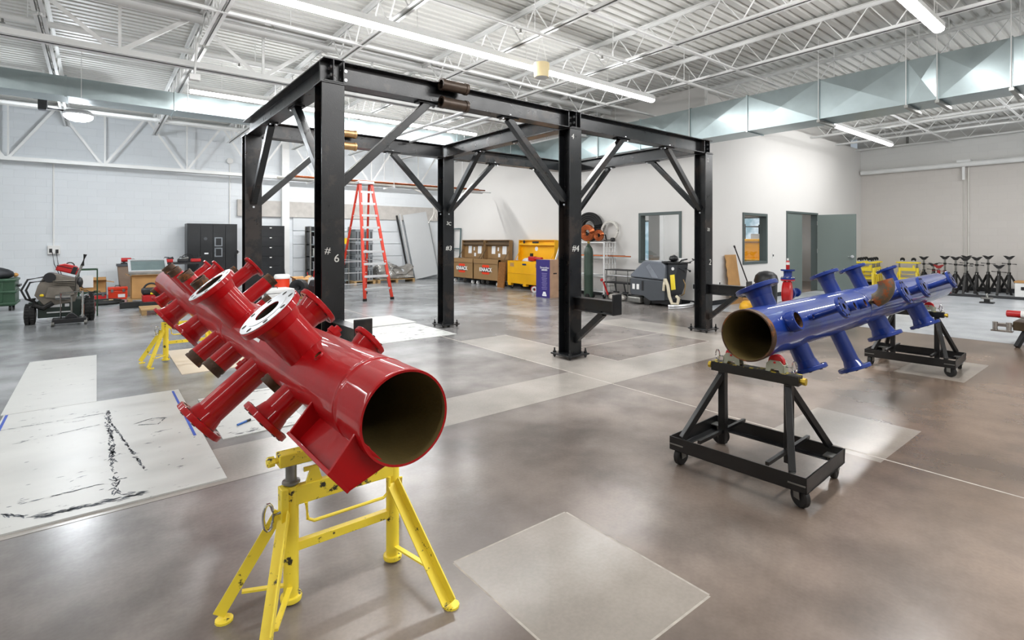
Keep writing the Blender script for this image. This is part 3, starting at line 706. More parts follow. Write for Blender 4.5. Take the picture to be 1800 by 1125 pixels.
# foot: base plate with two trapezoid gussets, turned to the lower left
eL, eD = FAM['L'], FAM['B']
def rp(a, b, y): return V((RX, y, RZ)) + eL * a + eD * b
ft = MB()
ft.prism([rp(.274, -.055, 1.67), rp(.274, .05, 1.67), rp(.274, .05, 2.13), rp(.274, -.055, 2.13)], eL * .012)
ft.prism([rp(.145, -.08, 1.67), rp(.274, -.055, 1.67), rp(.274, .05, 1.67), rp(.14, .095, 1.67)], (0, .012, 0))
ft.prism([rp(.145, -.08, 2.11), rp(.274, -.055, 2.11), rp(.274, .05, 2.11), rp(.14, .095, 2.11)], (0, .012, 0))
ft.prism([rp(.14, -.006, 1.68), rp(.274, -.006, 1.68), rp(.274, -.006, 2.12), rp(.14, -.006, 2.12)], eD * .012)
ft.build('foot_bracket', M_red, rm, bevel=.002, world=True)
tagm = MB(); q = V((RX, 3.12, RZ)) + FAM['T'] * (RR + .004)
tagm.lathe(V((RX, 3.02, RZ)), (0, 1, 0), [(RR + .0015, 0), (RR + .0015, .14)], 64, closed=False)
tagm.f = [f for f in tagm.f if all((tagm.v[i] - q).length < .13 for i in f)]; tagm.mi = [0] * len(tagm.f)
tagm.build('paper_tag', M_paper, rm, world=True)

# yellow adjustable pipe stands under the red manifold
def pipe_stand(name, label, group, rollers, yel, legs):
    t = thing(name, label, 'pipe stand', (0, 0, 0), 0, group)
    xl, xr = -.22, .22
    for x, lg, top in ((xl, legs[:2], .47), (xr, legs[2:], .47)):
        c = MB().pipe((x, 0, .02), (x, 0, top), .029, .02, 20).lathe((x, 0, .012), (0, 0, 1), [(.04, 0), (.042, .012), (.04, .018), (.03, .02)], 20).build('column', yel, t)
        for lx, ly in lg:
            p0, p1 = V((x, 0, .36)) + V((lx, ly, 0)).normalized() * .022, V((x + lx, ly, .012))
            l = MB().angle(p0, p1, .044, .044, .006, (0, 0, 1)).build('leg', yel, t, bevel=.001)
            MB().lathe((p1.x, p1.y, 0), (0, 0, 1), [(.032, 0), (.032, .008)], 12).build('foot', yel, l)
            a = V((x, 0, .07)); b = p0.lerp(p1, .72)
            MB().bar(a, V((b.x, b.y, .07 + (b.z - .07) * .6)), .02, .008).build('stay', yel, l)
    MB().bar((xl, 0, .22), (xr, 0, .22), .03, .035).build('cross_bar', yel, t, bevel=.002)
    MB().bar((xl, -.012, .43), (xr, -.012, .43), .03, .075).box(xl - .045, xl - .018, -.035, .02, .33, .47).build('beam', yel, t, bevel=.003)
    MB().tube([(xl + .05, -.03, .395), (xl + .055, -.035, .33), (xl + .08, -.035, .315), (xr - .06, -.035, .315), (xr - .035, -.035, .335), (xr - .03, -.03, .395)], .007).build('carry_handle', yel, t)
    MB().prism([(xl + .05, -.02, .46), (xl + .12, -.02, .46), (xl + .1, -.02, .53), (xl + .045, -.02, .53), (xl + .045, -.02, .515), (xl + .07, -.02, .515)], (0, .012, 0)).build('lock_hook', yel, t)
    for x in (xl, xr):
        s_ = MB().cyl((x, 0, .4), (x, 0, .575), .021, n=20).build('jack_screw', M_steel, t)
        MB().lathe((x, 0, .475), (0, 0, 1), [(.024, 0), (.034, .004), (.034, .012), (.024, .016)], 20).build('collar', M_steel, s_)
    MB().box(xl - .05, xr + .05, -.03, .03, .555, .605).build('head_beam', yel, t, bevel=.004)
    for sg in (-1, 1): MB().lathe((sg * .27, 0, .58), (sg, 0, 0), [(.012, 0), (.012, .012), (.02, .014), (.022, .035), (.014, .042)], 8).build('end_bolt', yel, t)
    o = V((xl - .045, -.02, .38)); ring = [o + V((-.045 + .018 * math.cos(a), 0, -.005 + .052 * math.sin(a))) for a in [2 * PI * i / 14 for i in range(14)]]
    MB().tube(ring, .006, 8, True).tube([o + V((.0, 0, 0)), o + V((-.027, 0, -.002))], .006).build('pin_clip', M_chrome, t)
    for sg in (-1, 1):
        x = sg * .14
        zr = .672 if rollers else .645
        r_ = MB().prism([(x - .04, -.022, .605), (x + .04, -.022, .605), (x + .025, -.022, .655), (x - .025, -.022, .655)], (0, .008, 0)).prism([(x - .04, .016, .605), (x + .04, .016, .605), (x + .025, .016, .655), (x - .025, .016, .655)], (0, .008, 0)).build('roller_bracket', M_alu, t)
        MB().cyl((x, -.026, zr), (x, .028, zr), .006, n=8).lathe((x, -.013, zr), (0, 1, 0), [(.02, 0), (.032 if not rollers else .062, .002), (.032 if not rollers else .062, .024), (.02, .026)], 20).build('roller', M_rubber, r_)
    return t
LEGN = [(-.23, .05), (-.17, -.35), (.05, -.42), (.17, .36)]
st = pipe_stand('pipe_stand', 'yellow adjustable pipe stand under the near open end of the red manifold', 'yellow pipe stands', False, M_yel, LEGN)
st.location = (.83, 2.19, 0)
dup(st, (.87, 7.5, 0), 0, 'yellow pipe stand half hidden under the far part of the red manifold', 'yellow pipe stands')

# ================================================================== blue manifold on two roller carts
BA, BD_ = V((3.12, 1.614, .8645)), V((.99882, .04851, 0)).normalized()
bb_ = V((-BD_.y, BD_.x, 0)); BR = math.radians(25)
BU = bb_ * math.sin(BR) + V((0, 0, 1)) * math.cos(BR); BF = -bb_ * math.cos(BR) + V((0, 0, 1)) * math.sin(BR)
bm_ = thing('pipe_manifold', 'glossy blue pipe manifold with a rusty open end, resting on two black carts', 'pipe manifold', BA)
R2 = .16
MB().lathe(BA, BD_, [(R2, .045), (R2, .06), (R2, 1.0), (R2, 1.93), (R2, 1.95), (R2 + .0025, 1.955), (R2 + .0025, 1.965), (R2, 1.97), (R2, 1.99), (R2, 4), (R2, 5.35), (R2, 5.4), (R2 * .96, 5.48), (R2 * .78, 5.55), (R2 * .4, 5.59), (.001, 5.6)], 64, closed=False).build('header_pipe', M_blue, bm_, smooth=45, world=True)
MB().lathe(BA, BD_, [(R2 - .009, 0), (R2 - .001, -.001), (R2 + .0005, .003), (R2 + .0005, .05)], 64, closed=False).build('bare_end', M_brownsteel, bm_, world=True)
MB().lathe(BA, BD_, [(R2 - .009, .0005), (R2 - .009, 1.6), (.001, 1.6)], 48, closed=False).build('bore', pm('olive_bore', '#75653c', .55, .2, .25, 3, bump=.1), bm_, smooth=45, world=True)
for s, L, r, rf in ((.42, .305, .075, .14), (1.76, .34, .06, .115), (2.54, .365, .058, .115), (3.62, .31, .05, .1)): nozzle(bm_, BA + BD_ * s, BU, L, r, rf, 'flange', M_blue)
for s, L, r, rf in ((.64, .33, .064, .115), (1.42, .45, .055, .115), (2.47, .325, .08, .14), (3.92, .38, .085, .14)): nozzle(bm_, BA + BD_ * s, -BU, L, r, rf, 'flange', M_blue)
nozzle(bm_, BA + BD_ * .26, BF, .225, .058, 0, 'coupling', M_blue)
nozzle(bm_, BA + BD_ * .6, BF, .19, .014, 0, 'coupling', M_blue)
nozzle(bm_, BA + BD_ * .66, BF, .37, .024, .075, 'flange', M_blue, facemat=None)
nozzle(bm_, BA + BD_ * 1.42, BF, .205, .03, 0, 'coupling', M_blue)
nozzle(bm_, BA + BD_ * 1.68, BF, .205, .033, 0, 'coupling', M_blue)
nozzle(bm_, BA + BD_ * 2.42, BF, .33, .04, .11, 'flange', M_blue)
nozzle(bm_, BA + BD_ * 3.12, BF, .33, .04, .105, 'flange', M_blue)
nozzle(bm_, BA + BD_ * 4.2, BF, .38, .032, .1, 'flange', M_blue)
# rusty elbow standing off a short stub
o = BA + BD_ * 1.98; pts = [o + BF * .14, o + BF * .2]
er = .13; cc = o + BF * .2 + BU * er
pts += [cc + (-BU) * (er * math.cos(a)) + BF * (er * math.sin(a)) for a in [PI / 2 * i / 10 for i in range(11)]]
el = MB().tube(pts, .058, 24); el.f = el.f[:-1]; el.mi = el.mi[:-1]
el.build('rusty_elbow', pm('rusty_elbow', '#5a5140', .5, .2, .2, 5, wear=('#8a4a22', .46, 7)), bm_, smooth=50, world=True)

def roller_cart(label, group):
    t = thing('roller_cart', label, 'cart', (0, 0, 0), 0, group)
    hx_, hy_, z0, z1 = .305, .41, .1, .185
    m = MB()
    m.angle((-hx_, -hy_, z0), (-hx_, hy_, z0), .05, z1 - z0, .007, (0, 0, 1)).angle((hx_, hy_, z0), (hx_, -hy_, z0), .05, z1 - z0, .007, (0, 0, 1))
    m.angle((-hx_, hy_, z0), (hx_, hy_, z0), .05, z1 - z0, .007, (0, 0, 1)).angle((hx_, -hy_, z0), (-hx_, -hy_, z0), .05, z1 - z0, .007, (0, 0, 1))
    m.build('base_frame', M_cart, t, bevel=.002, smooth=30)
    for sy in (-1, 1):
        y = sy * .205
        MB().bar((0, y, .12), (0, y, .6), .045, .045).build('post', M_cart, t, bevel=.003)
        for sx in (-1, 1):
            b = MB().bar((sx * .015, y, .57), (sx * (hx_ - .02), sy * .33, .185), .036, .036).build('brace', M_cart, t, bevel=.003)
        MB().bar((-hx_, y, .2), (hx_, y, .2), .02, .02).build('tie_bar', M_cart, t)
    MB().box(-.035, .035, -.27, .27, .592, .65).build('head_beam', M_cart, t, bevel=.003)
    MB().box(-.034, .034, -.268, .268, .65, .653).build('worn_top', pm('worn_yellow_edge', '#25241f', .5, 0, .2, 20, wear=('#c9b43a', .48, 22)), t)
    for sy in (-1, 1): MB().lathe((0, sy * .27, .62), (0, sy, 0), [(.014, 0), (.014, .01), (.022, .012), (.022, .03)], 8).build('end_bolt', pm('brass_bolt', '#b89c30', .4, .5, .15, 20), t)
    M_rb = pm('roller_bracket_grey', '#a3a896', .45, .1, .08, 10)
    for sy in (-1, 1):
        y = sy * .135
        prof_ = [(y - .055, .652), (y - .03, .652), (y - .02, .672), (y + .02, .672), (y + .03, .652), (y + .055, .652), (y + .05, .7), (y + .03, .722), (y - .03, .722), (y - .05, .7)]
        r_ = MB().prism([(-.03, a, b) for a, b in prof_], (.006, 0, 0)).prism([(.024, a, b) for a, b in prof_], (.006, 0, 0)).box(-.03, .03, y + sy * .048, y + sy * .054, .655, .7).build('roller_bracket', M_rb, t)
        MB().cyl((-.034, y, .711), (.034, y, .711), .007, n=8).lathe((-.02, y, .711), (1, 0, 0), [(.02, 0), (.044, .003), (.044, .037), (.02, .04)], 24).build('roller', pm('red_roller', '#b3141a', .4, 0, .1, 10), r_)
        o_ = V((-.005, y + sy * .054, .69)); ring = [o_ + V((0, sy * (.05 + .013 * math.cos(a)), .005 + .034 * math.sin(a))) for a in [2 * PI * i / 14 for i in range(14)]]
        MB().tube(ring, .0042, 7, True).tube([o_, o_ + V((0, sy * .038, 0))], .0042).build('clip_handle', M_chrome, r_)
    for sx in (-1, 1):
        for sy in (-1, 1):
            c = V((sx * .265, sy * .36, 0)); a = .5 * sx + .6 * sy
            ax = V((math.sin(a), math.cos(a), 0))
            w_ = MB().box(c.x - .045, c.x + .045, c.y - .045, c.y + .045, .135, .142).cyl(c + V((0, 0, .125)), c + V((0, 0, .137)), .03, n=12)
            for k in (-1, 1): w_.bar(c + ax * .025 * k + V((0, 0, .128)), c + ax * .025 * k + V((.012, 0, .05)), .04, .004, ax)
            w_ = w_.build('caster', M_steel, t)
            MB().lathe(c + V((.012, 0, .058)) - ax * .02, ax, [(.022, 0), (.05, .001), (.058, .008), (.058, .032), (.05, .039), (.022, .04)], 24).build('wheel', M_rubber, w_)
    return t
ct = roller_cart('black wheeled roller cart under the rusty open end of the blue manifold', 'black roller carts')
ct.location = (3.23, 1.614 + .11 * .0486, 0); ct.rotation_euler.z = .0485
dup(ct, (7.34, 1.614 + 4.22 * .0486, 0), .0485, 'black wheeled roller cart under the far closed end of the blue manifold', 'black roller carts')

# ================================================================== white sheets on the floor
def scuffed(name, marks, amount):
    amount += .075
    return pm(name, '#c6c8c5', .35, 0, .06, 1.5, wear=(marks, amount, 2.6), bump=.02, stretch=(1.5, 4, 1))
M_sheet = scuffed('scuffed_white_board', '#4b5058', .31); M_sheet2 = scuffed('scuffed_white_board_2', '#33363a', .36)
def sheet(x0, x1, y0, y1, z, label, mat=M_sheet, rz=0., th=.006):
    t = solo('floor_sheet', MB().box(x0, x1, y0, y1, z, z + th), mat, label, 'floor board', 'white boards laid on the floor'); t.rotation_euler.z = rz; return t
sheet(-.62, .0, 5.99, 8.42, 0, 'narrow scuffed white board on the floor at far left, farther one')
big = sheet(-.6, .62, 3.56, 5.97, 0, 'large scuffed white board on the floor at left with blue tape', th=.009)
sheet(.72, 1.32, 4.28, 5.5, 0, 'small white board on the floor under the long red branch, holding a blue pen', M_sheet2)
sheet(.72, 1.55, 6.62, 8.15, 0, 'cream board on the floor under the far part of the red manifold', pm('cream_board', '#d8ccb8', .5, 0, .06, 2))
sheet(3.08, 4.36, 6.86, 8.22, 0, 'white board on the floor at the foot of the column marked 3', M_sheet2)
sheet(3.5, 4.44, 8.3, 9.35, 0, 'white board on the floor farther behind the column marked 3')
ts = MB().box(.0, .018, -1.45, -.0, 0, .001).box(-1.148, -1.13, -.55, .03, 0, .001); ts.v = [p + V((.55, 1.16, .0095)) for p in ts.v]
ts.build('tape_strip', pm('blue_tape', '#2b4fb0', .6), big)
# drag marks and streaks of dark glue on the large sheet
mk = MB()
def streak(p, q, w, n, jit):
    p, q = V(p), V(q); s_ = (q - p).normalized(); c_ = V((-s_.y, s_.x, 0))
    for i in range(n):
        a = p.lerp(q, random.random()) + c_ * random.gauss(0, w * .35); l = random.uniform(.008, jit * .55); b = random.uniform(.002, .006)
        r_ = random.uniform(-.5, .5); d = V((s_.x * math.cos(r_) - s_.y * math.sin(r_), s_.x * math.sin(r_) + s_.y * math.cos(r_), 0)); e = V((-d.y, d.x, 0))
        mk.add([a - d * l - e * b * .3, a - e * b, a + d * l - e * b * .2, a + d * l * .8 + e * b * .5, a + e * b, a - d * l * .7 + e * b * .6], [(0, 1, 2, 3, 4, 5)])
def w2(u, v): q = onZ(u, v, .0098); return (q.x - .01, q.y - 4.765, .0098)
streak(w2(190, 722), w2(197, 800), .028, 170, .06); streak(w2(197, 800), w2(205, 868), .026, 70, .055); streak(w2(197, 745), w2(254, 824), .013, 110, .05)
streak(w2(190, 725), w2(0, 757), .006, 30, .06); streak(w2(180, 745), w2(5, 785), .005, 16, .06); streak(w2(60, 910), w2(255, 865), .05, 130, .06); streak(w2(0, 905), w2(60, 908), .02, 18, .06)
streak(w2(240, 744), w2(268, 735), .004, 12, .05); streak(w2(268, 735), w2(292, 734), .004, 12, .05); streak(w2(243, 747), w2(278, 745), .004, 12, .05); streak(w2(278, 745), w2(290, 735), .006, 12, .03)
streak(w2(0, 895), w2(240, 835), .006, 26, .06)
for q in range(26): a = w2(random.uniform(30, 360), random.uniform(720, 880)); streak(a, (a[0] + .05, a[1] + .02, a[2]), .006, 1, .035)
mk.build('glue_marks', pm('dark_glue', '#666d75', .7, 0, .2, 40), big, smooth=0)['kind'] = 'stuff'
q = onZ(428, 743, .012)
t = thing('marker_pen', 'blue pen lying on the small white board by the red branch flange', 'pen', (q.x, q.y, .007), .6)
MB().cyl((-.06, 0, .008), (.03, 0, .008), .008, n=10).build('barrel', pm('pen_blue', '#1f5fae', .4), t); MB().cyl((.03, 0, .008), (.07, 0, .008), .009, n=10).build('pen_cap', M_dark, t)
# ================================================================== along the back wall
M_lock = pm('black_locker', '#1d2023', .35, .2, .1, 3)
def locker(x0, x1, y0, h, cols, rows, label):
    t = thing('locker_cabinet', label, 'locker', ((x0 + x1) / 2, y0, 0)); w = x1 - x0; D = .55
    MB().box(-w / 2, w / 2, .02, D, 0, h).box(-w / 2 + .02, w / 2 - .02, .03, D, 0, .05).build('body', M_lock, t, bevel=.004)
    cw = w / cols; rh = (h - .1) / rows
    for c in range(cols):
        for r in range(rows):
            xa = -w / 2 + c * cw; za = .07 + r * rh
            d = MB().box(xa + .006, xa + cw - .006, 0, .02, za, za + rh - .008).build('door', M_lock, t, bevel=.003)
            if rows > 2:
                MB().box(xa + cw * .38, xa + cw * .38 + .06, -.004, 0, za + rh - .05, za + rh - .025).build('label_holder', M_whitepl, d)
                MB().box(xa + cw - .05, xa + cw - .03, -.012, 0, za + rh * .45, za + rh * .55).build('pull', M_dark, d)
            else:
                MB().box(xa + cw - .05, xa + cw - .03, -.02, 0, h * .5, h * .5 + .14).build('handle', M_dark, d)
                m = MB()
                for k in range(5): m.box(xa + .06, xa + cw - .06, -.003, 0, h - .2 - k * .025, h - .192 - k * .025)
                m.build('vent_slots', M_dark, d)
                if c == 2:
                    for z in (1.28, .98):
                        q = MB().box(xa + .04, xa + .24, -.004, 0, z, z + .26).build('glass_panel', pm('pale_panel', '#7c8288', .3), d); MB().box(xa + .07, xa + .21, -.006, -.004, z + .03, z + .23).build('panel_print', M_lock, q)
                if c == 1:
                    MB().lathe((xa + .13, 0, 1.5), (0, -1, 0), [(.045, 0), (.045, .003)], 12).build('sticker', M_gray, d); MB().box(xa + .1, xa + .2, -.003, 0, 1.06, 1.1).build('sticker', M_paper, d)
    return t
locker(1.98, 3.24, 17.05, 1.93, 4, 1, 'tall black four-door locker against the back wall, left of the rearmost left column')
locker(3.86, 4.56, 17.05, 1.9, 1, 6, 'tall black cabinet of label-fronted drawers between the two left columns')
# wall outlet, conduits and cable
t = thing('wall_outlet', 'white conduit and outlet box on the back wall above the dismantled engine', 'outlet', (-.86, 17.7, 1.2))
MB().box(-.11, .13, -.08, 0, -.1, .12).build('outlet_box', M_whitepl, t, bevel=.006); MB().box(-.08, -.02, -.084, -.08, -.06, .04).box(.04, .1, -.084, -.08, -.08, .02).build('socket', M_dark, t)
MB().cyl((0, -.02, .12), (0, -.02, 2.2), .018, n=8).build('conduit', M_whitepl, t)
MB().tube([(-.02, -.09, -.05), (.02, -.12, -.35), (.12, -.14, -.62), (.2, -.2, -.95), (.2, -.3, -1.19)], .011, 6).tube([(.06, -.09, -.07), (.1, -.12, -.4), (.17, -.14, -.66), (.26, -.2, -.95), (.26, -.3, -1.19)], .011, 6).build('power_cable', M_gray, t)
t = thing('wall_conduit', 'white conduit with a round alarm box high on the back wall beside the left locker', 'conduit', (3.15, 17.68, 1.9))
MB().cyl((0, 0, 0), (0, 0, 1.9), .015, n=8).build('conduit', M_whitepl, t); MB().lathe((0, 0, 1.95), (0, -1, 0), [(.09, -.01), (.09, .05), (.06, .07)], 16).build('alarm_box', M_whitepl, t)
t = thing('wall_sign', 'small round white sign on the back wall beside the black locker', 'sign', (3.36, 17.68, 1.1))
MB().lathe((0, 0, 0), (0, -1, 0), [(.09, -.01), (.09, .01)], 20).build('plate', M_paper, t); MB().box(-.02, .02, -.014, -.01, -.05, .05).box(-.05, .05, -.014, -.01, -.012, .012).build('sign_symbol', M_dark, t)

# steel shelving with shop supplies
t = thing('shelving_unit', 'grey steel shelving against the back wall behind the column marked 6', 'shelf', (5.9, 16.85, 0))
for x in (-.6, .6):
    for y in (0, .5): MB().angle((x, y, 0), (x, y, 1.9), -.04 * (1 if x > 0 else -1), .04, .004, (0, 1, 0)).build('post', M_steel, t)
for z in (.12, .5, .92, 1.3, 1.72): MB().box(-.6, .6, 0, .5, z, z + .03).build('shelf', M_galv, t)
MB().box(-.6, .6, .49, .5, .1, 1.9).box(-.6, -.59, .0, .5, .1, 1.9).build('back_panel', M_dark, t)
sx = [('storage_bin', 'yellow bin on the shelving, second shelf from the top', .48, .12, 1.33, .17, .2, '#d9b81a'), ('power_tool_case', 'black case on the shelving below the yellow bin', .42, .22, .95, .3, .16, '#17181a'), ('power_tool_case', 'black case on the lower middle shelf of the grey shelving', .4, .2, .53, .3, .14, '#222325'),
      ('storage_bin', 'grey bin at the left end of the upper shelf by the column marked 6', -.38, .22, 1.33, .3, .25, '#8d9196'), ('storage_bin', 'grey bin at the left end of the middle shelf by the column marked 6', -.38, .22, .95, .3, .25, '#a2a49f'), ('storage_bin', 'grey bin at the left end of the lower shelf by the column marked 6', -.38, .22, .53, .3, .25, '#77797c'), ('cable_coil_box', 'white box on top of the grey shelving', .4, .2, 1.75, .3, .12, '#d0d3d6')]
for nm, lb, x, y, z, w_, h_, c in sx:
    m = MB().box(5.9 + x - w_ / 2, 5.9 + x + w_ / 2, 16.85 + .02, 16.85 + .36, z + .004, z + h_ * .85).box(5.9 + x - w_ / 2 - .012, 5.9 + x + w_ / 2 + .012, 16.86, 17.22, z + h_ * .85, z + h_)
    solo(nm, m, pm('box_' + c[1:], c, .5), lb, 'box' if nm != 'storage_bin' else 'bin', bevel=.008)
M_pal = pm('pallet_wood', '#a98a5e', .75, 0, .25, 5, stretch=(1, 6, 6))
def pallet(x, y, label, w_=1.0, d_=.8, rz=0.):
    t = thing('wooden_pallet', label, 'pallet', (x, y, 0), rz, 'wooden pallets')
    for k in range(5): MB().box(-w_ / 2, w_ / 2, -d_ / 2 + k * d_ / 5, -d_ / 2 + k * d_ / 5 + d_ / 7, .09, .11).build('deck_board', M_pal, t)
    for k in (-1, 0, 1): MB().box(k * (w_ / 2 - .05) - .04, k * (w_ / 2 - .05) + .04, -d_ / 2, d_ / 2, .0, .09).build('stringer', M_pal, t)
pallet(6.95, 16.9, 'wooden pallet under the grey plastic crates behind the ladder', .75, .7)
pallet(8.15, 16.95, 'wooden pallet under the plastic-wrapped bundle', 1.4, .6)
pallet(1.12, 12.7, 'wooden pallet on the floor behind the far end of the red manifold', .9, .8)
for k in range(4):
    z = .11 + k * .43
    t = thing('plastic_crate', ('grey ribbed plastic crate behind the ladder, %s' % ['bottom of the stack', 'second from the bottom of the stack', 'third from the bottom of the stack', 'topmost of the stack'][k]), 'crate', (6.95, 16.9, z), 0, 'grey crates behind the ladder')
    MB().box(-.3, .3, -.28, .28, 0, .4).box(-.31, .31, -.29, .29, .37, .42).build('body', pm('crate_grey', '#7d8286', .45, 0, .15, 4), t, bevel=.01)
    m = MB()
    for q in range(6): m.box(-.29 + q * .1, -.24 + q * .1, -.292, -.28, .04, .34)
    m.build('ribs', pm('crate_dark', '#3b3e42', .5), t)
# plastic-wrapped bundle
wb = MB().box(7.5, 8.8, 16.7, 17.2, .11, .5); m2 = bmesh.new(); me_ = bpy.data.meshes.new('x'); me_.from_pydata([tuple(p) for p in wb.v], [], wb.f); m2.from_mesh(me_); bpy.data.meshes.remove(me_)
bmesh.ops.subdivide_edges(m2, edges=m2.edges[:], cuts=7, use_grid_fill=True); wb = MB()
wb.add([(v.co.x + random.gauss(0, .012), v.co.y + random.gauss(0, .025), max(.116, v.co.z) + (random.gauss(.05, .05) + .1 * math.sin(v.co.x * 5) if v.co.z > .3 else 0)) for v in m2.verts], [tuple(v.index for v in f.verts) for f in m2.faces]); m2.free()
solo('wrapped_bundle', wb, pm('cloudy_wrap', '#8f8d88', .2, .1, .45, 3, wear=('#e2e5e8', .42, 7)), 'long low bundle wrapped in cloudy plastic on a pallet by the back wall', 'bundle', smooth=60)
# leaning sheets and channels
def lean(name, x, w_, h_, rot, tilt, th, mat, label, cat, y=17.66, z=0.):
    R_ = Matrix.Translation((x, y, z)) @ Matrix.Rotation(rot, 4, 'Y') @ Matrix.Rotation(tilt, 4, 'X')
    m = MB().box(-w_ / 2, w_ / 2, -th, 0, 0, h_); m.turn(R_); lo = min(p.z for p in m.v); m.v = [p - V((0, 0, lo - .002)) for p in m.v]
    return solo(name, m, mat, label, cat)
lean('leaning_panel', 9.72, .98, 2.42, -.17, -.09, .03, pm('grey_panel', '#c3c6c8', .45, 0, .03, 1), 'large pale grey panel leaning tilted against the back wall near the corner', 'panel', y=17.38)
lean('steel_channel', 9.12, .07, 2.45, -.17, -.09, .04, M_alu, 'bright steel channel leaning at the left edge of the pale panel', 'channel', y=17.4)
lean('steel_channel', 9.0, .06, 2.4, -.17, -.09, .04, M_dark, 'dark steel channel leaning farthest left of the pale panel', 'channel', y=17.4)
lean('steel_channel', 10.32, .05, 2.2, -.17, -.09, .04, M_alu, 'bright steel channel leaning at the right edge of the pale panel', 'channel', y=17.4)
t = thing('metal_screen', 'grey-green metal frame leaning by the back corner beside the column marked 3', 'frame', (10.3, 16.6, 0))
for a, b in (((0, -.55, 0), (.08, -.55, 1.9)), ((0, .45, 0), (.08, .45, 1.9)), ((.08, -.55, 1.88), (.08, .45, 1.88)), ((.03, -.55, .7), (.03, .45, .7)), ((.05, -.05, .7), (.08, -.05, 1.88)), ((.055, -.55, 1.15), (.055, .45, 1.15))):
    MB().bar(a, b, .04, .04).build('frame_bar', pm('green_grey_frame', '#56696a', .45), t)

# pipe rack hung over the back of the shop
RY, RZ0 = 14.0, 3.0
for i, x in enumerate((4.4, 6.6, 8.9)):
    t = thing('pipe_hanger', 'white trapeze hanger carrying the copper pipes, %s from the left' % order[i], 'hanger', (x, RY, RZ0), 0, 'trapeze hangers')
    MB().bar((0, -.35, -.03), (0, .35, -.03), .045, .045).build('strut', M_white, t)
    for s_ in (-.32, .32): MB().cyl((0, s_, -.05), (0, s_, DK - RZ0), .007, n=6).build('hanger_rod', M_white, t)
old_cu = pm('old_copper', '#7b3f28', .4, .8, .2, 5)
pp = [('plastic_pipe', M_pvc, .026, -.24, 3.5, 9.3, 'white plastic', 0), ('steel_conduit', M_alu, .016, -.17, 3.6, 10.1, 'thin steel', 0), ('plastic_pipe', M_pvc, .03, -.09, 3.55, 9.75, 'white plastic', 0), ('steel_conduit', M_alu, .018, -.01, 3.45, 9.9, 'thin steel', 0), ('plastic_pipe', M_pvc, .026, .07, 3.7, 9.5, 'pale plastic', 0), ('steel_conduit', M_steel, .02, .16, 3.8, 10.0, 'grey steel', 0),
      ('copper_pipe', M_copper, .026, -.2, 3.75, 9.6, 'copper', 1), ('copper_pipe', old_cu, .02, -.13, 4.3, 9.9, 'dull copper', 1), ('copper_pipe', M_copper, .024, -.05, 4.0, 8.2, 'copper', 1), ('copper_pipe', old_cu, .022, .04, 3.9, 9.2, 'dull copper', 1)]
for i, (nm, mt, r, dy, x0, x1, w_, lay) in enumerate(pp):
    z = RZ0 - .007 + r + lay * .062
    solo(nm, MB().pipe((x0, RY + dy, z), (x1, RY + dy, z), r, r * .8, 14), mt, '%s pipe in the %s layer on the overhead hangers, %s from the front' % (w_, 'upper' if lay else 'lower', order[i if not lay else i - 6]), 'pipe', 'pipes on the overhead rack')
t = thing('hanging_tubing', 'bundle of thin white tubes drooping from the overhead pipe rack right of the ladder', 'tubing', (7.5, RY + .3, RZ0))
for k in range(6):
    e = .1 * k; MB().tube([(-.6 - e * .3, -.1, .06), (-.1, 0, .05), (.35 + .05 * k, .02 * k, -.1), (.7 + .06 * k, .03 * k, -.45 - .02 * k), (.82 + .05 * k * (1 if k % 2 else -1), .03 * k, -.85 - .04 * k)], .009, 6).build('tube', M_pvc, t)

# orange stepladder
t = thing('stepladder', 'tall orange fibreglass stepladder standing open behind the black frame', 'ladder', (5.35, 11.92, 0))
HL = 2.9; T_ = .2; B_ = .35
def rail(x0, x1, y0, y1, w_, nm):
    r_ = MB().bar((x0, y0, .03), (x1, y1, HL), w_, .035, (0, 1, 0)).build(nm, M_orange, t, bevel=.004)
    MB().box(x0 - .04, x0 + .04, y0 - .03, y0 + .03, 0, .06).build('rubber_foot', M_rubber, r_)
for s_ in (-1, 1):
    rail(s_ * B_, s_ * T_ * .75, 0, .78, .075, 'front_rail'); rail(s_ * (B_ + .03), s_ * T_ * .7, 1.68, .9, .05, 'rear_rail')
for k in range(9):
    f = (.3 + k * .3) / HL; x = B_ + (T_ * .75 - B_) * f; y = .78 * f
    m = MB().box(-x, x, y - .035, y + .06, .3 * (k + 1) - .012, .3 * (k + 1)).box(-x, x, y - .037, y - .031, .3 * (k + 1) - .055, .3 * (k + 1)).build('step', M_alu, t, bevel=.003)
    x2 = B_ + .03 + (T_ * .7 - B_ - .03) * f; y2 = 1.68 - .78 * f
    MB().box(-x2, x2, y2 - .015, y2 + .015, .3 * (k + 1) - .02, .3 * (k + 1)).build('rear_bar', M_alu, t)
MB().box(-.2, .2, .7, .98, HL - .02, HL + .05).build('top_cap', M_alu, t, bevel=.01)
for s_ in (-1, 1): MB().bar((s_ * .28, .22, .95), (s_ * .3, 1.44, .95), .02, .02).build('spreader', M_alu, t)

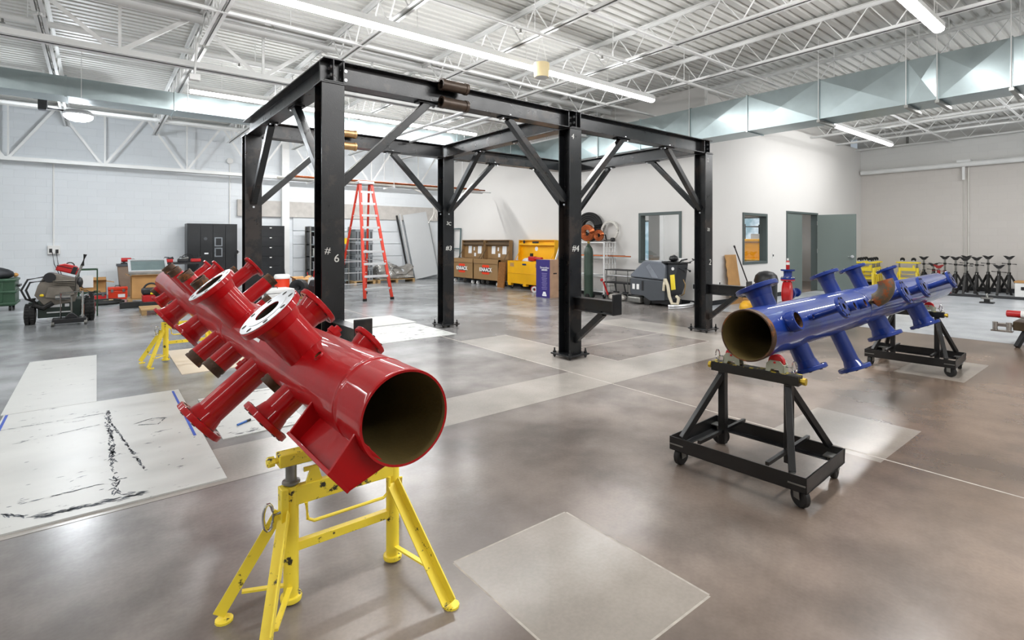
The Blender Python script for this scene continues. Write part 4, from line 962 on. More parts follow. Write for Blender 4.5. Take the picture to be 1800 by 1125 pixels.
# ================================================================== clutter in front of the back wall, left
t = thing('storage_chest', 'dark green ribbed storage chest on casters at the far left edge', 'chest', (-1.9, 15.2, 0))
b_ = MB().box(-.58, .58, -.36, .36, .1, .66)
for z in (.12, .36, .6): b_.box(-.6, .6, -.38, .38, z, z + .05)
for x in (-.5, -.1, .3): b_.box(x, x + .1, -.375, .375, .17, .6)
b_.build('body', M_green, t, bevel=.012)
for x in (-.5, .5):
    for y in (-.28, .28): MB().cyl((x - .02, y, .05), (x + .02, y, .05), .05, n=14).box(x - .015, x + .015, y - .02, y + .02, .05, .12).build('caster', M_rubber, t)
m = MB().box(.6, .64, -.2, .2, .48, .52).build('handle', M_dark, t)
bg = MB().ball((-1.78, 15.12, .74), (.43, .3, .17), 20, 10); bg.v = [V((p.x, p.y, max(p.z, .662))) for p in bg.v]
solo('duffel_bag', bg, pm('black_nylon', '#15171c', .55, 0, .2, 8, bump=.2, bscale=20), 'black duffel bag lying on the green storage chest', 'bag', smooth=60)
solo('work_glove', MB().ball((-1.36, 15.38, .712), (.05, .08, .045), 10, 7), pm('tan_glove', '#b9894c', .8), 'tan work glove on the right end of the green storage chest', 'glove', smooth=60)

t = thing('engine_cart', 'dismantled grey engine on a two-wheeled dark green chassis at far left', 'engine', (-.5, 12.25, 0))
for s_, r, w_ in ((-1, .17, .15), (1, .215, .15)):
    x = s_ * .4; m = MB().lathe((x - w_ / 2, 0, r), (1, 0, 0), [(r * .55, 0), (r * .9, .005), (r, .03), (r, w_ - .03), (r * .9, w_ - .005), (r * .55, w_)], 32)
    wh = m.build('wheel', M_rubber, t)
    tr = MB()
    for k in range(22):
        a = 2 * PI * k / 22
        for q in (-1, 1): tr.cbox((x + q * .036, math.sin(a) * r, r + math.cos(a) * r),   .05, .03, .03)
    tr.build('tread', M_rubber, wh); MB().lathe((x - w_ / 2 - .005, 0, r), (1, 0, 0), [(r * .5, 0), (r * .5, w_ + .01)], 16).build('rim', M_redp if s_ > 0 else M_steel, wh)
MB().box(-.3, .28, -.08, .5, .1, .4).box(-.42, -.26, -.05, .1, .3, .38).build('chassis', pm('dark_green_chassis', '#1f2e28', .45, 0, .2, 6), t, bevel=.01)
m = MB().box(-.18, .02, -.092, -.08, .28, .33).box(.06, .12, -.092, -.08, .28, .33).box(-.18, .14, -.1, -.08, .18, .2).box(-.18, .1, -.11, -.08, .06, .09).build('silver_trim', M_alu, t)
eng = MB().prism([(-.2, -.1, .3), (-.34, -.1, .5), (-.3, -.1, .66), (-.22, -.1, .82), (-.1, -.1, .87), (.22, -.1, .76), (.26, -.1, .6), (.2, -.1, .36)], (0, .4, 0)).prism([(-.2, -.16, .46), (-.16, -.16, .64), (.12, -.16, .64), (.2, -.16, .5), (.05, -.16, .42)], (0, .07, 0))
for k in range(4): eng.box(-.1, .2, -.17, -.1, .64 + k * .03, .652 + k * .03)
eng.build('engine_block', pm('dull_engine_grey', '#7a746b', .5, .3, .2, 8), t, bevel=.012)
MB().cyl((-.14, -.12, .8), (-.14, .2, .8), .085, n=20).build('air_filter', M_dark, t); MB().cyl((-.06, -.2, .46), (.14, -.2, .46), .05, n=18).build('muffler', M_chrome, t)
for k in range(2): MB().tube([(-.2, -.1, .82 - .07 * k), (-.42 + .03 * k, -.14, .78 - .05 * k), (-.5 + .06 * k, -.16, .6), (-.44 + .05 * k, -.16, .45), (-.32, -.1, .38)], .016, 8).build('hose', M_rubber, t)
MB().tube([(-.36, -.1, .45), (-.34, -.12, .33), (-.22, -.14, .28), (-.1, -.12, .36)], .045, 10).build('intake_hose', M_rubber, t)
MB().ball((-.24, -.16, .5), (.03, .02, .025), 8, 6).build('fuel_cap', pm('cap_yellow', '#e0c21c', .4), t)
l = MB().tube([(.2, -.12, .5), (.22, -.13, .8), (.3, -.14, 1.02)], .02, 8).build('lever', M_steel, t); MB().tube([(.3, -.14, 1.0), (.34, -.15, 1.2)], .028, 10).build('grip', M_rubber, l)
for k in range(5): MB().tube([(.28, -.05, .62 - .05 * k), (.4 + .02 * k, -.1, .52), (.42, -.12, .4), (.3, -.1, .3 + .03 * k)], .009, 6).build('hose', M_rubber, t)
MB().ball((.25, -.04, .7), (.06, .07, .1), 12, 8).build('fuel_tank', M_dark, t)
t = thing('floor_jack', 'low black floor jack with an upright silver hoop in front of the grey engine', 'jack', (-.34, 11.8, 0))
MB().box(-.25, .2, -.12, .15, .04, .12).prism([(-.1, -.1, .12), (.1, -.1, .12), (.03, -.1, .2), (-.03, -.1, .2)], (0, .1, 0)).build('body', M_dark, t, bevel=.01)
for x in (-.24, .19):
    for y in (-.1, .12): MB().cyl((x - .02, y, .04), (x + .02, y, .04), .04, n=14).build('wheel', M_steel, t)
MB().tube([(-.14, -.05, .08), (-.14, -.05, .55), (.15, -.05, .57), (.15, -.05, .08)], .018, 8).build('hoop', M_chrome, t); MB().cyl((.0, -.02, .12), (.0, -.02, .48), .012, n=8).build('screw', M_steel, t)
t = thing('tool_bag', 'red and black tool bag sitting on top of the grey engine', 'bag', (-.42, 12.44, .865)); t.rotation_euler.y = .33
MB().box(-.17, .17, -.1, .1, 0, .09).prism([(-.17, -.1, .09), (.17, -.1, .09), (.1, -.1, .15), (-.08, -.1, .15)], (0, .2, 0)).build('body', M_redp, t, bevel=.02)
MB().box(-.175, .175, -.104, .104, .08, .1).box(.05, .12, -.106, .106, 0, .14).build('black_trim', M_dark, t, bevel=.01); MB().tube(arc((0, 0, .13), .06, 0, PI, 8), .01).build('handle', M_dark, t)
t = thing('wire_crate', 'dark green metal crate frame standing just right of the grey engine', 'crate', (-.15, 12.98, .0))
for a in (-.12, .16):
    for b in (-.15, .2): MB().bar((a, b, 0), (a, b, .9), .022, .022).build('frame_bar', M_green, t)
for z in (.45, .89):
    for a, b in (((-.12, -.15), (.16, -.15)), ((.16, -.15), (.16, .2)), ((.16, .2), (-.12, .2)), ((-.12, .2), (-.12, -.15))): MB().bar((a[0], a[1], z), (b[0], b[1], z), .022, .022).build('frame_bar', M_green, t)
MB().box(-.1, .1, -.14, .18, .47, .62).build('contents', M_card, t); MB().box(-.06, .1, -.152, -.148, .55, .78).build('notice', M_paper, t)

def open_box(name, x, y, w_, d_, h_, mat, label, flaps=.16, z=0., rz=0.):
    t = thing(name, label, 'box', (x, y, z), rz)
    MB().box(-w_ / 2, w_ / 2, -d_ / 2, -d_ / 2 + .008, 0, h_).box(-w_ / 2, w_ / 2, d_ / 2 - .008, d_ / 2, 0, h_).box(-w_ / 2, -w_ / 2 + .008, -d_ / 2, d_ / 2, 0, h_).box(w_ / 2 - .008, w_ / 2, -d_ / 2, d_ / 2, 0, h_).box(-w_ / 2, w_ / 2, -d_ / 2, d_ / 2, 0, .008).build('body', mat, t)
    for (p, q, o) in (((-w_ / 2, -d_ / 2), (w_ / 2, -d_ / 2), (0, -1)), ((w_ / 2, d_ / 2), (-w_ / 2, d_ / 2), (0, 1)), ((w_ / 2, -d_ / 2), (w_ / 2, d_ / 2), (1, 0)), ((-w_ / 2, d_ / 2), (-w_ / 2, -d_ / 2), (-1, 0))):
        e = V((o[0], o[1], random.uniform(-.3, .9))) * flaps; MB().prism([(p[0], p[1], h_), (q[0], q[1], h_), (q[0] + e.x, q[1] + e.y, h_ + e.z), (p[0] + e.x, p[1] + e.y, h_ + e.z)], (0, 0, .006)).build('flap', mat, t)
    return t
open_box('cardboard_box', .02, 16.78, .34, .36, .42, M_card, 'open cardboard box with raised flaps on the floor right of the engine')
def hardcase(name, x, y, z, w_, d_, h_, mat, label, rz=0., lid=None, cat='toolbox'):
    t = thing(name, label, cat, (x, y, z), rz)
    MB().box(-w_ / 2, w_ / 2, -d_ / 2, d_ / 2, 0, h_ * .72).build('body', mat, t, bevel=.015); MB().box(-w_ / 2 - .006, w_ / 2 + .006, -d_ / 2 - .006, d_ / 2 + .006, h_ * .74, h_).build('lid', lid or mat, t, bevel=.015)
    for s_ in (-.3, .3): MB().box(s_ * w_ - .025, s_ * w_ + .025, -d_ / 2 - .014, -d_ / 2, h_ * .6, h_ * .85).build('latch', M_steel, t)
    MB().tube([(-w_ * .15, 0, h_), (-w_ * .13, 0, h_ + .035), (w_ * .13, 0, h_ + .035), (w_ * .15, 0, h_)], .01).build('handle', M_dark, t)
    return t
M_orp = pm('orange_plastic', '#dd3a16', .42, 0, .06, 6)
tb = hardcase('toolbox', .41, 16.2, 0, .38, .26, .3, M_orp, 'bright orange toolbox on the floor by the back wall')
MB().box(.0, .14, -.135, -.13, .05, .13).build('paper_label', M_paper, tb)
hardcase('toolbox', .02, 15.95, 0, .32, .2, .2, M_redp, 'red tool case with a grey lid in front of the open cardboard box', .05, M_gray)
t = thing('hose_coil', 'flat coil of thick black hose on the floor in front of the toolboxes', 'hose', (.14, 15.15, 0))
for k in range(3): MB().tube([V((math.cos(a) * (.34 - .055 * k), math.sin(a) * (.3 - .05 * k), .035 + .03 * (k % 2))) for a in [2 * PI * i / 36 for i in range(36)]], .033, 10, True).build('hose_turn', M_rubber, t)
for i in range(3): solo('wood_block', MB().box(.02 + .1 * i, .1 + .1 * i, 15.06, 15.22, 0.002, .05 + .02 * i), pm('raw_wood', '#cdb17c', .7), 'pale wood block inside the black hose coil, %s from the left' % order[i], 'wood', 'wood blocks in the hose coil')
t = thing('wooden_bin', 'tall brown tapered bin behind the big cardboard box', 'bin', (.64, 17.05, 0))
MB().prism([(-.16, -.18, 0), (.16, -.18, 0), (.22, -.18, .78), (-.22, -.18, .78)], (0, .36, 0)).build('body', pm('brown_board', '#7d6b5c', .6), t, bevel=.008); MB().box(-.24, .24, -.2, .2, .78, .84).build('rim', M_gray, t)
t = thing('power_drill', 'red and black power drill on top of the brown bin', 'drill', (.63, 16.97, .842))
MB().cyl((-.13, 0, .1), (.08, 0, .1), .055, n=14).build('motor_housing', M_redp, t); MB().cyl((.08, 0, .1), (.15, 0, .1), .03, n=12).build('chuck', M_steel, t); MB().box(-.1, -.04, -.03, .03, 0, .1).build('handle', M_dark, t); MB().box(-.14, .0, -.045, .045, 0, .03).build('battery', M_dark, t)
pallet(.95, 15.0, 'wooden pallet under the big cardboard box with the framed panel', .8, .6)
open_box('cardboard_box', .95, 15.02, .66, .5, .5, M_card, 'big cardboard box carrying a silver-framed dark panel', .1, .11)
t = thing('framed_panel', 'silver-framed dark glass panel lying tilted on the big cardboard box', 'panel', (.95, 15.0, .64))
R_ = Matrix.Translation((0, 0, .04)) @ Matrix.Rotation(.5, 4, 'X')
m = MB()
for a in ((-.38, .38, -.28, -.23), (-.38, .38, .23, .28), (-.38, -.33, -.23, .23), (.33, .38, -.23, .23)): m.box(a[0], a[1], a[2], a[3], 0, .06)
m.turn(R_); m.v = [p + V((0, 0, .14)) for p in m.v]; m.build('frame', M_alu, t)
m = MB().box(-.33, .33, -.23, .23, .02, .03); m.turn(R_); m.v = [p + V((0, 0, .14)) for p in m.v]; m.build('glass', pm('dark_glass', '#5e6c6c', .15), t)
MB().box(-.36, .36, -.28, .2, 0, .06).build('tray', M_steel, t)
for i, (x0, x1, y) in enumerate(((.38, .78, 13.85), (.72, 1.35, 13.62))):
    solo('timber_beam', MB().box(x0, x1, y - .05, y + .05, 0, .13), pm('black_timber', '#1c1d1d', .6, 0, .2, 8), 'short black timber on the floor in front of the red shop vacuum, %s one' % ('left' if i == 0 else 'right'), 'timber', 'black timbers', bevel=.004)
t = thing('shop_vacuum', 'red and black shop vacuum on the floor behind the black timbers', 'vacuum', (1.0, 14.05, 0))
MB().box(-.22, .24, -.16, .16, .03, .26).build('tank', M_redp, t, bevel=.03); MB().box(-.23, .1, -.17, .17, .26, .4).box(.1, .25, -.16, .16, .26, .44).build('motor_head', M_dark, t, bevel=.04)
MB().tube(arc((-.05, 0, .36), .14, .3, PI - .3, 10), .02).build('handle', M_dark, t); MB().box(-.08, .04, -.175, -.17, .27, .31).build('latch', pm('cap_yellow', '#e0c21c', .4), t)
for x in (-.18, .2): MB().cyl((x, -.12, .03), (x, .12, .03), .03, n=12).build('wheel', M_rubber, t)
t = thing('workbench', 'dark workbench with tools on it between the cardboard box and the left locker', 'table', (1.78, 16.5, 0))
MB().box(-.45, .45, -.3, .3, .82, .87).build('tabletop', M_dark, t)
for x in (-.41, .41):
    for y in (-.26, .26): MB().box(x - .025, x + .025, y - .025, y + .025, 0, .82).build('leg', M_dark, t)
for i, (x, c) in enumerate(((1.46, M_redp), (1.8, M_dark), (2.1, M_redp))):
    t = thing('power_tool', '%s power tool on the dark workbench, %s from the left' % ('red' if c is M_redp else 'black', order[i]), 'power tool', (x, 16.4, .87))
    MB().box(-.12, .12, -.05, .05, 0, .09).build('body', c, t, bevel=.02); MB().cyl((-.02, 0, .07), (.13, 0, .12), .035, n=12).build('motor_housing', M_dark if c is M_redp else M_steel, t)
    MB().tube([(-.1, 0, .08), (-.06, 0, .14), (.04, 0, .13)], .012).build('handle', M_dark, t)
solo('cable_loop', MB().tube([V((1.95 + .14 * math.cos(a), 16.62 + .02 * math.sin(3 * a), .98 + .1 * math.sin(a))) for a in [2 * PI * i / 24 for i in range(24)]], .008, 6, True), M_rubber, 'black cable loop standing on the dark workbench', 'cable')

# things behind the red manifold between the two left columns
t = thing('drink_cooler', 'orange cooler with a white lid behind the red manifold', 'cooler', (3.55, 13.5, .0))
MB().lathe((0, 0, .0), (0, 0, 1), [(.15, 0), (.17, .04), (.17, .2), (.178, .22), (.178, .27), (.17, .29), (.17, .52)], 24).build('body', M_orp, t); MB().lathe((0, 0, .52), (0, 0, 1), [(.182, 0), (.185, .06), (.16, .1)], 24).build('lid', M_whitepl, t)
MB().cyl((0, -.17, .1), (0, -.22, .1), .02, n=10).build('spigot', M_whitepl, t)
hardcase('storage_tote', 3.1, 12.6, 0, .8, .5, .36, M_whitepl, 'white storage tote with black panel behind the red manifold', .1, M_whitepl, 'tote')
hardcase('tool_case', 2.85, 12.55, .41, .34, .3, .22, M_dark, 'black tool case lying on the white storage tote', .3)
t = thing('drum_fan', 'black drum fan facing left behind the second red flange', 'fan', (3.75, 12.8, 0), .3)
MB().lathe((0, 0, .33), (-1, -.5, 0), [(.15, -.12), (.2, -.08), (.21, .0), (.2, .1), (.16, .1), (.03, .02), (.03, .05), (.001, .05)], 24, closed=False).build('housing', M_dark, t)
MB().tube([(-.1, .2, 0), (-.05, .2, .33), (.1, -.2, .33), (.05, -.2, 0)], .018).build('stand', M_dark, t)
t = thing('tool_bag', 'black tool bag on the floor just left of the column marked 6', 'bag', (4.35, 13.1, 0), .2)
MB().box(-.26, .26, -.15, .15, 0, .34).prism([(-.26, -.15, .34), (.26, -.15, .34), (.2, -.15, .48), (-.2, -.15, .48)], (0, .3, 0)).build('body', pm('black_nylon', '#15171c', .55, 0, .2, 8, bump=.2, bscale=20), t, bevel=.03); MB().box(-.06, .1, -.153, -.15, .36, .4).build('patch', M_redp, t)
MB().tube(arc((0, 0, .46), .1, 0, PI, 8), .012).build('handle', M_dark, t)
open_box('cardboard_box', 4.0, 13.6, .3, .3, .5, M_card, 'small cardboard box with white flaps between the fan and the black bag', .1)
t = thing('bucket', 'white bucket of tools by the back wall near the shelving', 'bucket', (5.05, 16.0, 0))
MB().lathe((0, 0, 0), (0, 0, 1), [(.13, 0), (.155, .34), (.16, .35), (.145, .35), (.12, .05), (.001, .05)], 20, closed=False).build('pail', M_whitepl, t)
for k in range(4): MB().cyl((-.05 + .04 * k, .02 * k, .1), (-.12 + .1 * k, .05 - .03 * k, .5 + .04 * k), .013, n=6).build('tool_handle', M_dark if k % 2 else M_redp, t)
solo('crowbar', MB().tube([(4.62, 16.9, .01), (4.6, 17.2, .45), (4.6, 17.38, .75)], .014, 8), M_dark, 'dark bar leaning against the back wall near the white bucket', 'bar')
# ================================================================== along the office wall
def caster(t, x, y, r=.06, mat=M_rubber):
    c = MB().box(x - .04, x + .04, y - .04, y + .04, r * 2, r * 2 + .01).bar((x, y - .025, r * 2), (x, y - .025, r), .04, .005, (0, 1, 0)).bar((x, y + .025, r * 2), (x, y + .025, r), .04, .005, (0, 1, 0)).build('caster', M_alu, t)
    MB().lathe((x, y - .018, r), (0, 1, 0), [(r * .5, 0), (r, .003), (r, .033), (r * .5, .036)], 18).build('wheel', mat, c)
def job_box(label, y0, y1, mat, inside, kind):
    """steel site box, front to -X, lid standing open at the back"""
    L = y1 - y0; D = .56; t = thing('job_box', label, 'job box', (9.8, (y0 + y1) / 2, 0))
    h = L / 2; z0, z1 = .17, .84; m = MB()
    m.box(0, .02, -h, h, z0, z1).box(D - .02, D, -h, h, z0, z1).box(0, D, -h, -h + .02, z0, z1).box(0, D, h - .02, h, z0, z1).box(0, D, -h, h, z0, z0 + .02)
    if kind == 'tan': m.box(-.02, .1, -h - .01, h + .01, z1 - .14, z1).box(-.01, D, -h - .01, -h, z1 - .14, z1)
    else:
        m.box(-.012, 0, -h, h, z0 + .3, z0 + .315)
        for y in (-h + .1, 0, h - .1): m.box(-.01, .1, y - .07, y + .07, z0 - .07, z0)
    m.build('body', mat, t, bevel=.008)
    T = Matrix.Translation((D - .01, 0, z1)) @ Matrix.Rotation(.06, 4, 'Y'); lid = MB(); H = .62
    lid.box(-.02, 0, -h, h, 0, H).box(-.14, 0, -h, -h + .02, 0, H).box(-.14, 0, h - .02, h, 0, H).box(-.14, 0, -h, h, H - .02, H); lid.turn(T)
    lo = lid.build('lid', mat, t, bevel=.004)
    m = MB().box(-.13, -.02, -h + .03, h - .03, H - .16, H - .1).box(-.06, -.02, -h + .03, h - .03, H - .1, H - .02); m.turn(T); m.build('lid_tray', inside, lo)
    for s_ in (-1, 1): MB().bar(T @ V((-.1, s_ * (h - .035), .3)), (D - .34, s_ * (h - .035), z1 - .06), .022, .012).build('lid_stay', inside, t)
    if kind == 'tan':
        for y, w_, hh, zz in ((.32, .22, .26, .16), (-.3, .24, .26, .16), (.05, .08, .12, .26), (-.02, .12, .12, .06)):
            m = MB().box(-.026, -.02, y * L / 1.4 - w_ / 2 * L / 1.5, y * L / 1.4 + w_ / 2 * L / 1.5, zz, zz + hh); m.turn(T); m.build('instruction_sheet', M_paper, lo)
        for z_ in (.74, .42): pass
        lg = MB().prism([(-.006, .2, .58), (-.006, -.2, .58), (-.006, -.17, .66), (-.006, .17, .66)], (.005, 0, 0)).prism([(-.006, .17, .36), (-.006, -.17, .36), (-.006, -.22, .43), (-.006, .22, .43)], (.005, 0, 0)).build('logo_patch', M_orp, t)
        bp = MB().box(-.004, 0, -.26, .26, .42, .59).build('logo_backing', M_dark, t)
        text('logo_lettering', 'KNAACK', .165, face((-.008, 0, .505), (0, -1, 0), (0, 0, 1)), M_whitepl, t, .002, world=False, bold=.006)
    else:
        for y in (-h * .7, h * .72): MB().box(-.006, .0, y - .09, y + .09, .67, .78).build('handle_pocket', M_card, t); 
        MB().box(-.008, 0, -.07, .1, .72, .77).build('badge', pm('badge_blue', '#24345c', .4), t)
        m = MB().lathe((-.021, .1, .36), (-1, 0, 0), [(.07, 0), (.07, .002)], 18); m.turn(T); m.build('round_sticker', M_paper, lo)
        m = MB().lathe((-.142, .55, .56), (-1, 0, 0), [(.05, 0), (.05, .002)], 14).box(-.145, -.14, -.12, .16, .52, .57); m.turn(T); m.build('lid_latch', M_dark, lo)
    for x in (.08, D - .08):
        for y in (-h + .12, h - .12): caster(t, x, y, .055 if kind == 'tan' else .045, M_whitepl if kind == 'tan' else M_rubber)
    return t
M_tanin = pm('job_box_inside', '#5d4930', .55)
job_box('tan open site box with a logo, the farther of the two by the back corner', 14.42, 15.75, M_tan, M_tanin, 'tan')
job_box('tan open site box with a logo, the nearer of the two, beside the fibre board', 13.02, 14.36, M_tan, M_tanin, 'tan')
job_box('yellow open site box beside the purple carton', 10.92, 12.55, M_jobyel, M_jobyel, 'yellow')
for i, (x, y, l) in enumerate(((10.15, 11.75, .3), (10.1, 11.2, .34))):
    if i == 0: solo('white_rags', MB().ball((x, 12.0, .84), (.12, .24, .08), 14, 8).jitter(.015), M_paper, 'crumpled white rags in the yellow site box', 'rags', smooth=60)
    else:
        t = thing('power_tool', 'red power tool lying on top of the yellow site box', 'power tool', (10.05, 11.55, .85))
        MB().box(-.06, .06, -.02, .26, 0, .13).build('body', M_redp, t, bevel=.02); MB().cyl((0, -.3, .07), (0, -.02, .07), .045, n=12).build('barrel', M_redp, t); MB().box(-.03, .03, .12, .2, .1, .22).build('handle', M_dark, t)
MBf = MB().box(9.7, 9.74, 12.62, 12.95, 0, .78); MBf.v = [V((p.x + .1 * p.z, p.y, p.z)) for p in MBf.v]
solo('fibre_board', MBf, pm('rough_fibre_board', '#8a5a28', .85, 0, .3, 25, bump=.5, bscale=40), 'rough brown board leaning upright between the tan and yellow site boxes', 'board')
for i, (c, dx) in enumerate(((M_redp, 0), (M_whitepl, .09))):
    solo('tape_roll', MB().pipe((9.6 - dx, 11.12 - dx * 1.6, .085), (9.65 - dx, 11.14 - dx * 1.6, .085), .085, .045, 24), c, '%s tape roll standing on the floor in front of the yellow site box' % ('red' if i == 0 else 'white'), 'tape')
# purple carton
t = thing('tall_carton', 'tall purple carton with white print and a tan side, left of the column marked 4', 'carton', (8.88, 9.65, 0))
M_purple = pm('carton_purple', '#2f2470', .5, 0, .05, 4)
MB().box(.004, .36, 0, .52, 0, .96).build('body', pm('carton_tan', '#c9a487', .7), t); MB().box(0, .004, 0, .52, 0, .96).box(-.002, 0, .39, .4, 0, .96).build('printed_face', M_purple, t)
for y in (.2,):
    text('carton_lettering', 'Streamline', .078, face((-.003, y, .76), (0, -1, 0), (0, 0, 1)) @ Matrix.Shear('XY', 4, (.0, 0.0)), M_paper, t, .001, world=False); text('carton_lettering', 'LINE SETS', .05, face((-.003, y, .70), (0, -1, 0), (0, 0, 1)), M_paper, t, .001, world=False, bold=.002)
m = MB()
for k in range(11): m.box(-.003, 0, .2 - (.1 - .012 * (k % 3)), .2 + (.1 - .012 * (k % 3)), .61 - k * .04, .62 - k * .04)
m.build('print_lines', pm('print_lavender', '#9c96c4', .6), t)
MB().box(-.003, 0, .12, .28, .04, .08).prism([(-.003, .13, .085), (-.003, .27, .085), (-.003, .24, .15), (-.003, .16, .15)], (.002, 0, 0)).build('carton_emblem', M_paper, t)
MB().box(.12, .24, -.003, 0, .6, .63).build('hand_hole', M_dark, t)
t = thing('white_ladder', 'white-painted narrow ladder leaning behind the purple carton', 'ladder', (9.95, 10.42, 0))
for y in (-.14, .14): MB().bar((-.35, y * 1.3, 0), (.38, y - .05, 1.95), .05, .03, (0, 1, 0)).build('rail', M_white, t)
for k in range(6): f = .14 + .15 * k; MB().bar((-.35 + .73 * f, -.17 - .05 * f + .02 * f, 1.95 * f), (-.35 + .73 * f, .17 - .05 * f - .02 * f, 1.95 * f), .025, .025).build('rung', M_white, t)
# gas cylinder
t = thing('gas_cylinder', 'tall green gas cylinder standing by the white wire cart', 'gas cylinder', (9.72, 9.12, 0))
MB().lathe((0, 0, .02), (0, 0, 1), [(.1, 0), (.115, .02), (.115, .55), (.118, .56), (.115, .58), (.115, 1.12), (.1, 1.22), (.06, 1.29), (.035, 1.31), (.035, 1.35)], 28).build('body', M_cyl, t); MB().cyl((0, 0, 1.36), (0, 0, 1.43), .022, n=10).cyl((-.04, 0, 1.4), (.04, 0, 1.4), .014, n=8).build('valve', pm('brass', '#b89c50', .3, .8, .1, 20), t)
for i in (-1, 1): MB().cyl((i * .1 - .02, -.05, .06), (i * .1 + .02, -.05, .06), .06, n=16).build('trolley_wheel', M_rubber, t)
t = thing('welding_hose', 'grey hoses hanging on a trolley frame just right of the column marked 4', 'hose', (9.66, 9.5, 0))
for k in range(3): MB().tube([(-.02, .06, 1.05 - .06 * k), (-.06, -.05 - .02 * k, .8), (-.07, -.1, .5 - .03 * k), (-.04, .05, .3), (0, .12, .5), (0, .1, .95)], .014, 7).build('hose_turn', M_steel if k else M_rubber, t)
MB().tube([(0, .14, 0), (0, .14, 1.1)], .016).tube([(0, -.02, 0), (0, .14, 0), (.1, .14, 0)], .016).build('trolley_frame', M_dark, t)
# white wire cart
t = thing('wire_cart', 'white wire shelf cart holding coils and pipes between the columns marked 4 and 2', 'cart', (10.16, 9.3, 0))
xs_, ys_ = (-.22, .2), (-.5, .75)
for x in xs_:
    for y in ys_: MB().cyl((x, y, .1), (x, y, 1.42), .024, n=8).build('post', M_white, t); caster(t, x, y, .05)
for z in (.16, .55, 1.02, 1.4):
    m = MB()
    for x in xs_: m.bar((x, ys_[0], z), (x, ys_[1], z), .03, .03)
    for y in ys_: m.bar((xs_[0], y, z), (xs_[1], y, z), .03, .03)
    for k in range(9): y = ys_[0] + (ys_[1] - ys_[0]) * k / 8; m.bar((xs_[0], y, z + .01), (xs_[1], y, z + .01), .008, .008)
    m.build('wire_shelf', M_white, t)
m = MB()
for k in range(5): m.bar((xs_[0] + .42 * k / 4, ys_[0], .16), (xs_[0] + .42 * k / 4, ys_[0], 1.4), .014, .014)
for z in (.3, .45, .7, .85, 1.15, 1.27): m.bar((xs_[0], ys_[0], z), (xs_[1], ys_[0], z), .014, .014)
m.build('end_grid', M_white, t)
def coil(name, c, R, r, n, mat, label, ax, turns=4):
    t = thing(name, label, 'coil', c); a_ = V(ax).normalized(); m_ = MB(); x, y, _ = m_.frame(a_)
    for k in range(turns):
        rr = R - r * 1.7 * (k // 2); o = a_ * (r * 2 * (k % 2) - r) + V((0, 0, R))
        MB().tube([o + x * (math.cos(q) * rr) + y * (math.sin(q) * rr) for q in [2 * PI * i / n for i in range(n)]], r, 9, True).build('coil_turn', mat, t)
    return t
coil('hose_coil', (10.28, 9.62, 1.45), .36, .032, 36, M_rubber, 'large black hose coil standing on top of the white wire cart', (1, .2, 0), 8)
coil('copper_coil', (10.04, 9.46, 1.45), .2, .02, 32, M_copper, 'larger copper tube coil on the white wire cart before the black hose coil', (1, .1, 0), 8)
coil('copper_coil', (10.08, 9.1, 1.45), .13, .018, 28, M_copper, 'small copper tube coil on top of the white wire cart at its right end', (1, .1, 0), 6)
coil('white_hose_coil', (10.34, 8.96, 1.45), .25, .016, 32, M_pvc, 'pale hose coil standing behind the black one on the white wire cart', (1, .1, 0), 3)
solo('pipe_wrench', MB().bar((10.15, 8.72, 1.46), (10.15, 8.97, 1.45), .04, .03).cyl((10.15, 8.66, 1.47), (10.15, 8.74, 1.47), .05, n=12).bar((10.15, 8.9, 1.44), (10.15, 8.95, 1.6), .03, .03), M_dark, 'dark pipe wrench on top of the white wire cart', 'wrench')
for i, (z, dx, mt, w_, y0, y1, r) in enumerate(((1.06, 0, M_copper, 'copper', 8.1, 9.9, .016), (1.06, .1, pm('old_copper', '#7b3f28', .4, .8, .2, 5), 'dull copper', 8.35, 9.9, .02), (1.06, .132, M_alu, 'thin steel', 8.3, 9.9, .01), (.585, -.1, M_alu, 'steel', 8.0, 9.9, .016), (.585, .02, M_pvc, 'white plastic', 8.05, 9.9, .02))):
    solo('pipe_length', MB().cyl((10.1 + dx, y0, z), (10.1 + dx, y1, z), r, n=10), mt, '%s pipe laid on the %s shelf of the white wire cart, sticking out' % (w_, 'upper' if z > 1 else 'lower'), 'pipe', 'pipes on the wire cart')
t = thing('folding_bench', 'low folding bench with black clamps, between the wire cart and the floor scrubber', 'bench', (10.05, 8.4, 0))
MB().box(-.2, .2, -.45, .3, .72, .74).build('tabletop', M_dark, t); MB().box(-.16, .16, -.42, .36, .4, .43).build('lower_shelf', M_dark, t)
for x in (-.18, .18):
    for y in (-.4, .26): MB().cyl((x, y, 0), (x, y, .72), .01, n=6).build('leg', M_steel, t)
for k, y in enumerate((-.3, -.02)): c = MB().bar((-.2, y, .42), (-.2, y - .05, .22), .025, .02).box(-.23, -.17, y - .12, y + .02, .19, .22).build('bar_clamp', M_dark, t)
solo('red_knob_tool', MB().ball((9.8, 8.75, .47), .04, 10, 8).bar((9.8, 8.7, .43), (9.8, 8.55, .12), .03, .03), M_redp, 'red-knobbed tool on the folding bench at its left end', 'tool')
solo('plastic_bag', MB().ball((9.92, 8.35, .07), (.14, .26, .09), 18, 9).jitter(.02), pm('clear_bag', '#cfcac2', .2, 0, .3, 6, wear=('#c8742c', .4, 8)), 'crumpled plastic bag of orange scraps on the floor under the folding bench', 'bag', smooth=60)
